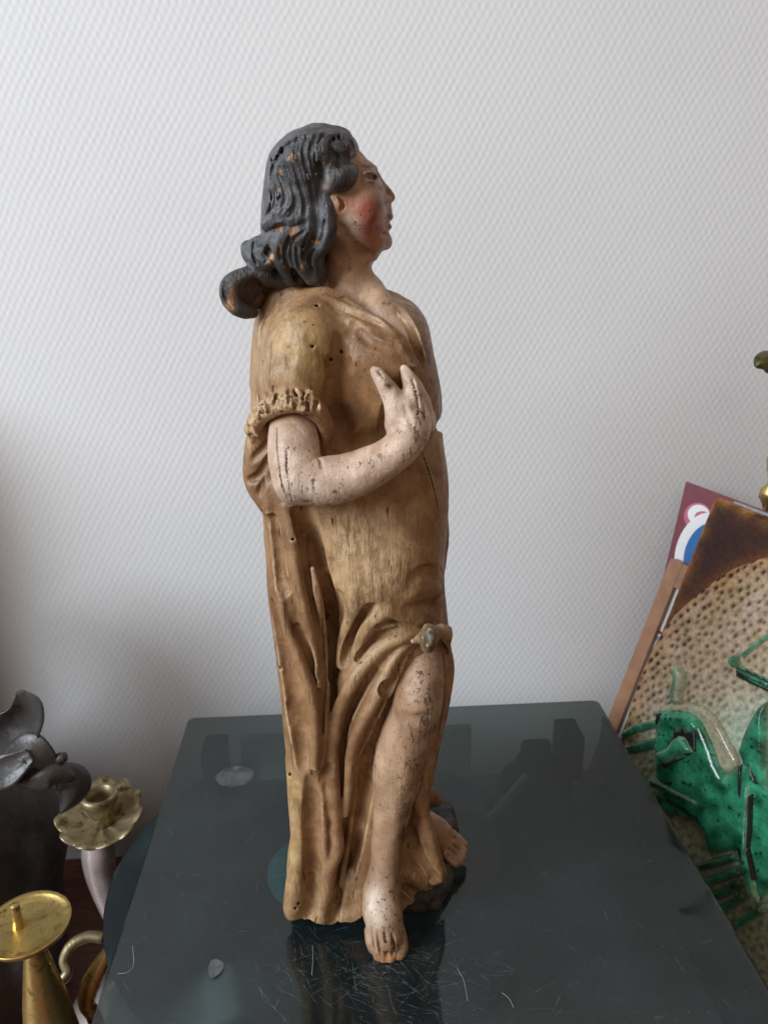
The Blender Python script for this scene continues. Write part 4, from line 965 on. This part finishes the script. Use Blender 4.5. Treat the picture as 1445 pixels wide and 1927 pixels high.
# dotted oval
gd = np.random.default_rng(11); dots = []
cu, cv = OV.min(0), OV.max(0)
for j, vv in enumerate(np.arange(cu[1], cv[1], .0078)):
    for uu in np.arange(cu[0], cv[0], .0088): dots.append((uu + (j % 2) * .0044 + gd.normal(0, .0013), vv + gd.normal(0, .0013), gd.uniform(.0016, .0026), gd.uniform(0.6, 1.0)))
dots = np.array(dots)
def dotfield(P):
    out = np.zeros(len(P)); o = np.argsort(P[:, 0]); Ps = P[o]
    for (a, b, r, s) in dots:
        i0, i1 = np.searchsorted(Ps[:, 0], [a - .005, a + .005]); k = o[i0:i1]; q = P[k]; m = np.abs(q[:, 1] - b) < .006; k = k[m]; q = P[k]
        x, y = q[:, 0] - a, q[:, 1] - b; d = np.exp(-((x + .25 * y) / r) ** 2 * 1.2 - (y / (1.55 * r)) ** 2 * 1.2) * s; out[k] = np.maximum(out[k], d)
    return out
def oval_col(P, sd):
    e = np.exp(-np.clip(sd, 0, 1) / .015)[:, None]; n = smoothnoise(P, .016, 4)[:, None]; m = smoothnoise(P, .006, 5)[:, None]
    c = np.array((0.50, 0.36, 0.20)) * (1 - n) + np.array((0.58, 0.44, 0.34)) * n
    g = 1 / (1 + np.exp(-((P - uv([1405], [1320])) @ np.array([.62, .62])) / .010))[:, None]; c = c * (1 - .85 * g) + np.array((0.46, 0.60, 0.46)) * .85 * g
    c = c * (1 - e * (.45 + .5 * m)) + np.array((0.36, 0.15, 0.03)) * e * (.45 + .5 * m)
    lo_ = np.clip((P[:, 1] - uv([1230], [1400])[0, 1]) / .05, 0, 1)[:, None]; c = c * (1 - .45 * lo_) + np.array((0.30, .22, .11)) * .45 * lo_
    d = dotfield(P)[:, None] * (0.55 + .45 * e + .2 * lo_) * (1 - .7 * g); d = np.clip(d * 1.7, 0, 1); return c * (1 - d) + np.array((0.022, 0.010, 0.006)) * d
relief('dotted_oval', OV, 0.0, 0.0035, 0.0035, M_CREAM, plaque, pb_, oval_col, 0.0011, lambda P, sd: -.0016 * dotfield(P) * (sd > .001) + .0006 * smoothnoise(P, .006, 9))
def green(dark=0.0, seed=1):
    def fn(P, sd):
        n = smoothnoise(P, .010, seed)[:, None]; m = smoothnoise(P, .0035, seed + 9)[:, None]; e = np.exp(-np.clip(sd, 0, 1) / .0011)[:, None]
        a, b = np.array((0.003, 0.042, 0.020)), np.array((0.05, 0.33, 0.18))
        c = a * (1 - n) + b * n; c = c * (1 - .45 * dark); sp = np.clip((m - .80) * 9, 0, 1); c = c * (1 - sp * .8)
        return c * (1 - .75 * e) + np.array((0.45, 0.52, 0.36)) * .75 * e * (1 - .5 * dark) + 0
    return fn
def beige(P, sd):
    n = smoothnoise(P, .012, 20)[:, None]; return np.array((0.42, 0.34, 0.24)) * (1 - n) + np.array((0.36, 0.42, 0.28)) * n
def black(P, sd): return np.tile(np.array((0.02, 0.018, 0.02)), (len(P), 1))
def fig(name, pts, base, height, bevel, fn, h=0.0008, on=None): return relief(name, uv(*np.array(pts, float).T), base, height, bevel, M_GLAZE, on or plaque, pb_, fn, h)
fig('animal_back', [(1246, 1330), (1270, 1322), (1300, 1321), (1330, 1327), (1352, 1346), (1368, 1372), (1382, 1400), (1398, 1428), (1396, 1440), (1378, 1456), (1330, 1430), (1290, 1380), (1250, 1350)], .003, .0065, .006, beige)
abody = fig('animal_body', [(1246, 1334), (1283, 1331), (1308, 1335), (1326, 1346), (1338, 1362), (1348, 1384), (1358, 1408), (1368, 1436), (1378, 1455), (1404, 1432), (1445, 1404), (1500, 1400), (1500, 1640), (1440, 1690), (1400, 1640), (1394, 1600), (1340, 1604), (1330, 1560), (1300, 1532), (1266, 1512), (1242, 1462), (1238, 1400)], .003, .012, .011, green(0, 3))
fig('animal_horn', [(1273, 1326), (1268, 1300), (1274, 1276), (1272, 1258), (1278, 1247), (1288, 1252), (1296, 1268), (1296, 1284), (1290, 1304), (1292, 1326)], .003, .008, .006, beige)
fig('animal_horn', [(1274, 1322), (1271, 1302), (1277, 1278), (1274, 1258), (1281, 1262), (1284, 1280), (1279, 1300), (1282, 1322)], .010, .003, .002, green(0, 31))
fig('dark_crown', [(1272, 1400), (1284, 1384), (1283, 1362), (1290, 1374), (1298, 1370), (1303, 1360), (1309, 1374), (1318, 1374), (1325, 1372), (1327, 1412), (1310, 1420), (1284, 1410)], .0144, .0022, .001, black, on=abody)
fig('animal_ear', [(1250, 1414), (1270, 1406), (1282, 1390), (1296, 1381), (1308, 1385), (1316, 1398), (1325, 1414), (1304, 1417), (1286, 1424), (1270, 1434), (1256, 1428)], .0142, .0065, .006, green(0, 5), on=abody)
fig('dark_mouth', [(1252, 1432), (1272, 1434), (1290, 1426), (1322, 1416), (1304, 1426), (1280, 1436), (1270, 1444), (1256, 1436)], .0144, .0022, .001, black, on=abody)
for q in ([(1250, 1341), (1258, 1340), (1258, 1350), (1247, 1362)], [(1265, 1346), (1272, 1348), (1270, 1358), (1264, 1354)], [(1253, 1376), (1260, 1376), (1260, 1384), (1254, 1384)]):
    fig('dark_spot', q, .0115, .0035, .001, black, .0006, on=abody)
fig('ribbon', [(1172, 1378), (1200, 1362), (1242, 1352), (1242, 1370), (1206, 1378), (1180, 1392)], .003, .005, .003, green(.5, 6))
fig('ribbon', [(1180, 1402), (1240, 1386), (1240, 1410), (1186, 1418)], .003, .005, .003, green(.6, 7))
fig('ribbon', [(1238, 1460), (1262, 1470), (1330, 1505), (1328, 1516), (1262, 1486), (1238, 1476)], .012, .006, .003, green(.45, 8))
fig('ribbon', [(1240, 1488), (1280, 1500), (1322, 1524), (1322, 1546), (1270, 1530), (1244, 1516)], .004, .007, .003, green(.6, 9))
fig('boat_pole', [(1396, 1232), (1420, 1212), (1460, 1182), (1460, 1196), (1425, 1222), (1404, 1240)], .003, .006, .003, green(-.6, 10))
hull = fig('boat_hull', [(1384, 1252), (1398, 1250), (1420, 1262), (1460, 1280), (1460, 1304), (1430, 1290), (1400, 1270)], .003, .008, .004, green(-.2, 11))
for dy in (0, 8, 15): fig('hull_stripe', [(1396, 1254 + dy), (1460, 1284 + dy), (1460, 1287 + dy), (1396, 1257 + dy)], .0105, .0012, .0008, black, .0006, on=hull)
fig('boat_prow', [(1377, 1246), (1380, 1236), (1388, 1231), (1396, 1234), (1398, 1244), (1395, 1256), (1386, 1258)], .003, .011, .005, green(.2, 12))
bigleaf = fig('leaf', [(1404, 1412), (1412, 1386), (1424, 1358), (1440, 1330), (1462, 1315), (1462, 1490), (1442, 1474), (1430, 1452), (1414, 1436)], .012, .008, .008, green(.25, 13))
fig('leaf_vein', [(1424, 1428), (1432, 1400), (1445, 1350), (1448, 1352), (1437, 1404), (1430, 1438), (1442, 1470), (1436, 1468)], .0185, .0012, .0008, black, .0006, on=bigleaf)
fig('garment_fold', [(1404, 1442), (1410, 1440), (1412, 1470), (1408, 1500), (1404, 1490)], .0144, .0018, .001, black, .0006, on=abody)
ghem = fig('garment_hem', [(1418, 1475), (1428, 1474), (1424, 1530), (1420, 1560), (1428, 1600), (1440, 1660), (1436, 1690), (1424, 1660), (1410, 1620), (1414, 1560)], .012, .008, .004, green(-.5, 15))
fig('garment_dark_line', [(1428, 1492), (1434, 1490), (1432, 1560), (1428, 1590), (1442, 1650), (1436, 1650), (1424, 1596), (1427, 1550)], .014, .0075, .001, black, .0006, on=ghem)  # black raised line along the garment hem
for k, (x0, y0, x1, y1) in enumerate(((1316, 1622, 1392, 1600), (1332, 1650, 1396, 1626), (1346, 1676, 1402, 1648), (1360, 1702, 1408, 1672), (1384, 1734, 1440, 1698))):
    fig('rib', [(x0, y0), (x1, y1), (x1 + 6, y1 + 17), (x0 + 12, y0 + 17)], .004, .008, .004, green(.55, 40 + k))

# framed picture and red print behind the plaque
M_FRAME = plain('orange_wood', (0.36, 0.175, 0.095), 0.5, 0, 0.12, 60, 0.1)
M_MAT = plain('white_mat', (0.72, 0.72, 0.68), 0.8, 0, 0.03)
fo = -TH - 0.006                                                  # offset of the frame's front face behind the plaque's front
fA = uv([1252], [1046], fo)[0]; fB = uv([1146], [1372], fo)[0]; fu = (fA[0] + fB[0]) / 2; fw = uv([1254], [1150], fo)[0][0] - uv([1228], [1150], fo)[0][0]
picture = thing('picture_frame', 'orange wooden picture frame with white mat, between plaque and wall', 'picture frame', tuple(PA))
LENF = LEN
slab('frame_side', fu, fu + fw, fA[1], LENF, fo - .015, fo, M_FRAME, picture, PA)
slab('frame_top', fu + fw, fu + 0.28, fA[1], fA[1] + .026, fo - .015, fo - .0004, M_FRAME, picture, PA)
slab('frame_side', fu + 0.254, fu + 0.28, fA[1] + .0262, LENF, fo - .015, fo - .0003, M_FRAME, picture, PA)
slab('mat_board', fu + fw, fu + 0.254, fA[1] + .026, LENF, fo - .012, fo - .006, M_MAT, picture, PA)
m1 = uv([1240], [1190], fo)[0]
slab('red_rule', fu + fw + .0005, fu + 0.2, m1[1], m1[1] + .003, fo - .006, fo - .0055, plain('red_ink', (0.25, 0.03, 0.04), 0.8), picture, PA)
slab('blue_rule', fu + fw + .0005, fu + 0.2, m1[1] + .006, m1[1] + .011, fo - .006, fo - .0055, plain('blue_grey_ink', (0.18, 0.24, 0.27), 0.8), picture, PA)
po = fo - .0165
pA = uv([1290], [906], po)[0]; pBt = uv([1252], [1046], po)[0]
poster = thing('red_print', 'dark red printed board with white swirl and blue oval, behind the picture frame', 'print', tuple(PA))
sk = (pBt[0] + .003 - pA[0]) / (pBt[1] - pA[1]); bq = [(pA[0], pA[1]), (pA[0] + .24, pA[1]), (pA[0] + .24, LENF), (pA[0] + sk * (LENF - pA[1]), LENF)]
mesh_obj('board', [PA + u_ * T_ + v_ * L_ + z_ * N_ for z_ in (po - .004, po) for u_, v_ in bq], [(0, 1, 2, 3), (7, 6, 5, 4), (0, 4, 5, 1), (1, 5, 6, 2), (2, 6, 7, 3), (3, 7, 4, 0)], plain('dark_red_print', (0.17, 0.030, 0.045), 0.45, 0, 0.06), poster, PA, smooth=False)
def flat(name, pts, off, mat, parent):
    Q = uv(*np.array(pts, float).T, off); n = len(Q); V = [PA + q[0] * T_ + q[1] * L_ + z * N_ for z in (off, off - .0004) for q in Q]
    Fc = [tuple(range(n))] + [(i, i + n, (i + 1) % n + n, (i + 1) % n) for i in range(n)]
    return mesh_obj(name, V, Fc, mat, parent, PA, smooth=False)
def blob(cx, cy, rx, ry, rot, n=36):
    a = np.linspace(0, 2 * math.pi, n, endpoint=False); x, y = rx * np.cos(a), ry * np.sin(a); c, s = math.cos(rot), math.sin(rot)
    return [(cx + i * c - j * s, cy + i * s + j * c) for i, j in zip(x, y)]
M_PINK = plain('pink_print', (0.48, 0.13, 0.20), 0.5, 0, .04); M_WHITE = plain('white_print', (0.80, 0.79, 0.80), 0.5, 0, .02); M_BLUE = plain('blue_print', (0.012, 0.13, 0.38), 0.5, 0, .04)
flat('pink_swirl', blob(1312, 972, 26, 26, 0), po + .0007, M_PINK, poster)
flat('white_swirl', blob(1314, 969, 21, 19, 0.3), po + .0013, M_WHITE, poster)
flat('pink_curl', blob(1322, 974, 16, 12, 0.2), po + .0019, M_PINK, poster)
flat('white_curl', blob(1324, 975, 11, 7, 0.2), po + .0025, M_WHITE, poster)
flat('white_oval', blob(1318, 1034, 46, 72, 0.35), po + .0031, M_WHITE, poster)
flat('blue_oval', blob(1326, 1040, 38, 58, 0.35), po + .0037, M_BLUE, poster)

# ------------------------------------------------------------------ brass candlestick cut by the right edge
def brass(name, col, rough, tarn=(0.10, 0.075, 0.03)):
    t = NT(name); c = t.coords(); n = t.noise(c, 70, 5, 0.65, 0.5)
    cc = t.mix(t.ramp(n, 0.48, 0.72), col, tarn); p = t.n('BsdfPrincipled', Base_Color=cc, Metallic=0.9)
    t.set(p, 'Roughness', t.ramp(n, 0.35, 0.7, rough, rough + 0.28)); t.set(p, 'Normal', t.bump(t.noise(c, 260, 3), 0.12, 0.0008)); return t.done(p.outputs[0])
M_BRASS = brass('old_brass', (0.62, 0.44, 0.16), 0.26); M_DULL = brass('dull_brass', (0.36, 0.29, 0.17), 0.42); M_OLIVE = brass('olive_bronze', (0.16, 0.15, 0.07), 0.32, (0.04, 0.045, 0.025))
cp, ct = at(1454, 900, 0.715)
bstick = thing('brass_candlestick', 'slim brass candlestick with olive leaf top, cut by the right edge', 'candlestick', (cp[0], cp[1], TZ))
z_ = lambda py: at(1454, py, 0.715)[0][2]
rr = lambda w: w * ct
lathe('stem', [(0, TZ), (.05, TZ), (.052, TZ + .006), (.03, TZ + .014), (.010, TZ + .03), (.005, z_(990)), (rr(10), z_(962)), (rr(13), z_(948)), (rr(21), z_(936)), (rr(19), z_(922)), (rr(9), z_(912)), (rr(8), z_(900)), (rr(13), z_(886)), (rr(16), z_(866)), (rr(12), z_(846)), (rr(7), z_(830)), (.004, z_(800)), (.004, z_(705)), (0, z_(704))], (cp[0], cp[1], 0), M_BRASS, bstick, (cp[0], cp[1], TZ), 32)
pass

# ------------------------------------------------------------------ left side: candelabrum, pricket stick, dark jug
fc, ft_ = at(190, 1543, 0.585)
cand = thing('flower_candle_holder', 'brass candle holder with scalloped flower pan on curved silver stem', 'candle holder', (fc[0], fc[1], TZ))
cb = (fc[0], fc[1], TZ)
PR = 76 * ft_
def petal(i, r, z, th):
    f = (r / PR) ** 1.5; w = 1 + 0.055 * f * (np.abs(np.cos(th * 5.5)) * 2 - 1.2); return r * w, z + 0.0016 * f * np.cos(th * 11) + .010 * f * np.sin(th - 0.3)
zf = fc[2]
fpan = lathe('flower_pan', [(0, zf - .004), (.012, zf - .004), (PR * .45, zf - .002), (PR * .8, zf + .003), (PR * .98, zf + .0075), (PR, zf + .0086), (PR * .975, zf + .0096), (PR * .8, zf + .0052), (PR * .45, zf + .0008), (.012, zf - .0008), (0, zf - .0008)], (fc[0], fc[1], 0), M_DULL, cand, cb, 132, petal)
sr = 33 * ft_
lathe('candle_socket', [(0, zf - .001), (sr * .62, zf - .001), (sr * .66, zf + .004), (sr * .74, zf + .012), (sr * .82, zf + .018), (sr * .98, zf + .021), (sr * 1.03, zf + .0245), (sr * .98, zf + .028), (sr * .86, zf + .029), (sr * .74, zf + .028), (sr * .70, zf + .018), (sr * .66, zf + .008), (0, zf + .007)], (fc[0] + .002, fc[1], 0), M_DULL, cand, cb, 40)
for a in np.linspace(0, 2 * math.pi, 11, endpoint=False):      # engraved veins on the petals
    d = np.array([math.cos(a), math.sin(a)]); 
    tube('petal_vein', [(fc[0] + d[0] * r, fc[1] + d[1] * r, zf + zz + .010 * (r / PR) ** 1.5 * math.sin(a - .3)) for r, zz in ((PR * .45, .0012), (PR * .7, .0040), (PR * .88, .0074))], .0005, M_OLIVE, fpan, cb, 8, 5)
M_ROSE = plain('silvered_metal', (0.66, 0.55, 0.52), 0.28, 0.45, 0.12, 60, 0.06)
Ys = 0.585
def W(px, py, Y): return at(px, py, Y)[0]
tube('curved_stem', [W(190, 1572, Ys), W(186, 1600, Ys), W(190, 1640, Ys), W(204, 1690, Ys - .004), W(222, 1740, Ys - .008), W(236, 1800, Ys - .012), W(240, 1900, Ys - .016)], [.0125, .0150, .0140, .0115, .0095, .0090, .0090], M_ROSE, cand, cb, 60, 22)
foot = W(240, 1900, Ys - .016)
lathe('round_foot', [(0, TZ), (.05, TZ), (.052, TZ + .005), (.03, TZ + .012), (.012, TZ + .025), (.0095, foot[2] + .004), (0, foot[2] + .005)], (foot[0], foot[1], 0), M_ROSE, cand, cb, 40)
# brass scroll arm beside the lid
scr = thing('brass_scroll', 'curved brass scroll arm between the lid edge and the round dish', 'scroll', (W(170, 1900, .50)[0], .50, TZ))
sb = (W(170, 1900, .50)[0], .50, TZ)
tube('scroll_arm', [W(212, 1780, .50), W(192, 1812, .50), W(172, 1850, .50), W(164, 1886, .50), W(176, 1910, .50), W(190, 1950, .505), [W(190, 1950, .505)[0], .505, TZ + .004]], [.004, .0065, .008, .007, .006, .007, .007], M_BRASS, scr, sb, 50, 16)
lathe('scroll_foot', [(0, TZ), (.022, TZ), (.022, TZ + .004), (.009, TZ + .009), (0, TZ + .010)], (W(190, 1950, .505)[0], .505, 0), M_BRASS, scr, sb, 28)
# pricket candlestick
dc, dt = at(52, 1742, 0.475)
pr = thing('pricket_candlestick', 'brass pricket candlestick with flat dish and short spike, bottom left corner', 'candlestick', (dc[0], dc[1], TZ))
pbz = (dc[0], dc[1], TZ); DR = 79 * dt; zd = dc[2]
lathe('dish', [(0, zd - .003), (.010, zd - .004), (DR * .7, zd - .0045), (DR * .95, zd - .002), (DR, zd + .0022), (DR * .985, zd + .0030), (DR * .93, zd + .0006), (DR * .7, zd - .0010), (0, zd - .0006)], (dc[0], dc[1], 0), M_BRASS, pr, pbz, 72)
lathe('spike', [(.0050, zd - .001), (.0046, zd + .002), (.0036, zd + .006), (.0034, zd + .019), (.0028, zd + .0200), (0, zd + .0202)], (W(34, 1738, .475)[0], dc[1] + .001, 0), M_BRASS, pr, pbz, 20)
lathe('stem', [(0, TZ), (.045, TZ), (.046, TZ + .004), (.030, TZ + .008), (.0165, zd - .075), (.0115, zd - .045), (.0085, zd - .025), (.008, zd - .012), (.012, zd - .0045), (0, zd - .0042)], (dc[0] + .002, dc[1], 0), M_BRASS, pr, pbz, 44)
ring = [W(130, 1770, .52) + np.array([0, 0, 0])]
tube('ring_handle', [W(196, 1765, .53), W(166, 1763, .53), W(136, 1778, .525), W(122, 1806, .52), W(128, 1830, .515), W(110, 1850, .51), W(86, 1858, .50), W(66, 1856, .49)], .0046, M_DULL, pr, pbz, 60, 14)
# jug
M_CLAY = plain('dark_glazed_clay', (0.040, 0.033, 0.031), 0.42, 0, 0.25, 50, 0.35, 180)
jc, jt = at(-110, 1545, 0.60)
jug = thing('dark_jug', 'dark brown glazed clay jug with modelled leaves, cut by the left edge', 'jug', (jc[0], jc[1], TZ))
jb = (jc[0], jc[1], TZ); zj = lambda py: at(0, py, 0.60)[0][2]
jprof = [(0, TZ), (.078, TZ), (.084, TZ + .006), (.092, zj(1690)), (.099, zj(1640)), (.101, zj(1590)), (.098, zj(1540)), (.089, zj(1490)), (.075, zj(1445)), (.062, zj(1410)), (.054, zj(1375)), (.049, zj(1320)), (.043, zj(1270)), (.043, zj(1210)), (.048, zj(1190)), (.056, zj(1160)), (.060, zj(1150)), (.056, zj(1152)), (.048, zj(1180)), (.036, zj(1260)), (.030, zj(1400)), (0, zj(1450))]
lathe('jug_body', jprof, (jc[0], jc[1], 0), M_CLAY, jug, jb, 64, lambda i, r, z, th: (r * (1 + .012 * np.sin(3 * th + z * 60) + .006 * np.sin(9 * th - z * 150)), z + 0 * th))
def leaf(name, pts, widths, mat, parent, base, up, curl=0.35, n=26, m=9, thick=.0055):
    """a fleshy curled leaf: spine through pts, half widths, edges bent towards 'up'"""
    P = catmull(np.column_stack([np.array(pts), widths]), n); C, wd = P[:, :3], P[:, 3]; T = np.gradient(C, axis=0); T /= np.linalg.norm(T, axis=1)[:, None]
    up = np.asarray(up, float); S = np.cross(T, up); S /= np.linalg.norm(S, axis=1)[:, None]; Nn = np.cross(S, T); u = np.linspace(-1, 1, m); V = []
    for side in (1, -1):
        for i in range(n):
            for k in range(m): V.append(C[i] + S[i] * wd[i] * u[k] + Nn[i] * (curl * wd[i] * u[k] ** 2 + side * thick * .5 * (1 - .7 * abs(u[k]))))
    Fc = []; o = n * m
    for i in range(n - 1):
        for k in range(m - 1):
            a, b, c, d = i * m + k, i * m + k + 1, (i + 1) * m + k + 1, (i + 1) * m + k; Fc += [(a, b, c, d), (o + d, o + c, o + b, o + a)]
        Fc += [(i * m, (i + 1) * m, o + (i + 1) * m, o + i * m), ((i + 1) * m + m - 1, i * m + m - 1, o + i * m + m - 1, o + (i + 1) * m + m - 1)]
    Fc += [tuple([k, o + k, o + k + 1, k + 1]) for k in range(m - 1)] + [tuple([(n - 1) * m + k + 1, o + (n - 1) * m + k + 1, o + (n - 1) * m + k, (n - 1) * m + k]) for k in range(m - 1)]
    return mesh_obj(name, V, Fc, mat, parent, base)
M_LEAFG = plain('glossy_dark_glaze', (0.060, 0.058, 0.060), 0.22, 0, 0.25, 60, 0.2, 140, coat=0.5)
f_ = .012
leaf('leaf', [W(-20, 1420, .585), W(10, 1398, .572), W(36, 1365, .566), W(48, 1330, .566), W(38, 1300, .568)], [.006, .017, .019, .015, .003], M_LEAFG, jug, jb, (0.3, -0.8, 0.5), .5)
leaf('leaf', [W(10, 1430, .560), W(50, 1408, .553), W(80, 1424, .550), W(108, 1450, .552)], [.006, .012, .010, .003], M_CLAY, jug, jb, (0, -0.6, 0.8), .3)
leaf('leaf', [W(140, 1462, .552), W(100, 1452, .546), W(66, 1462, .542), W(36, 1476, .541)], [.004, .012, .011, .002], M_CLAY, jug, jb, (0, -0.7, 0.7), -.4)
leaf('leaf', [W(92, 1446, .556), W(122, 1462, .552), W(140, 1480, .552), W(132, 1506, .550), W(116, 1528, .550)], [.005, .012, .014, .010, .002], M_CLAY, jug, jb, (0.3, -0.8, 0.3), -.5)
leaf('leaf', [W(-10, 1462, .545), W(20, 1448, .542), W(60, 1420, .546)], [.010, .013, .006], M_CLAY, jug, jb, (0, -0.8, 0.5), .4)
tube('twig', [W(96, 1440, .556), W(112, 1428, .556), W(124, 1424, .556)], [.004, .005, .004], M_CLAY, jug, jb, 14, 10)

leaf('bronze_leaf', [W(1421, 690, .712), W(1432, 682, .712), W(1450, 678, .713), W(1468, 682, .714), W(1484, 690, .715)], [.002, .009, .0125, .011, .004], M_OLIVE, bstick, (cp[0], cp[1], TZ), (0, -0.8, 0.6), -.35)
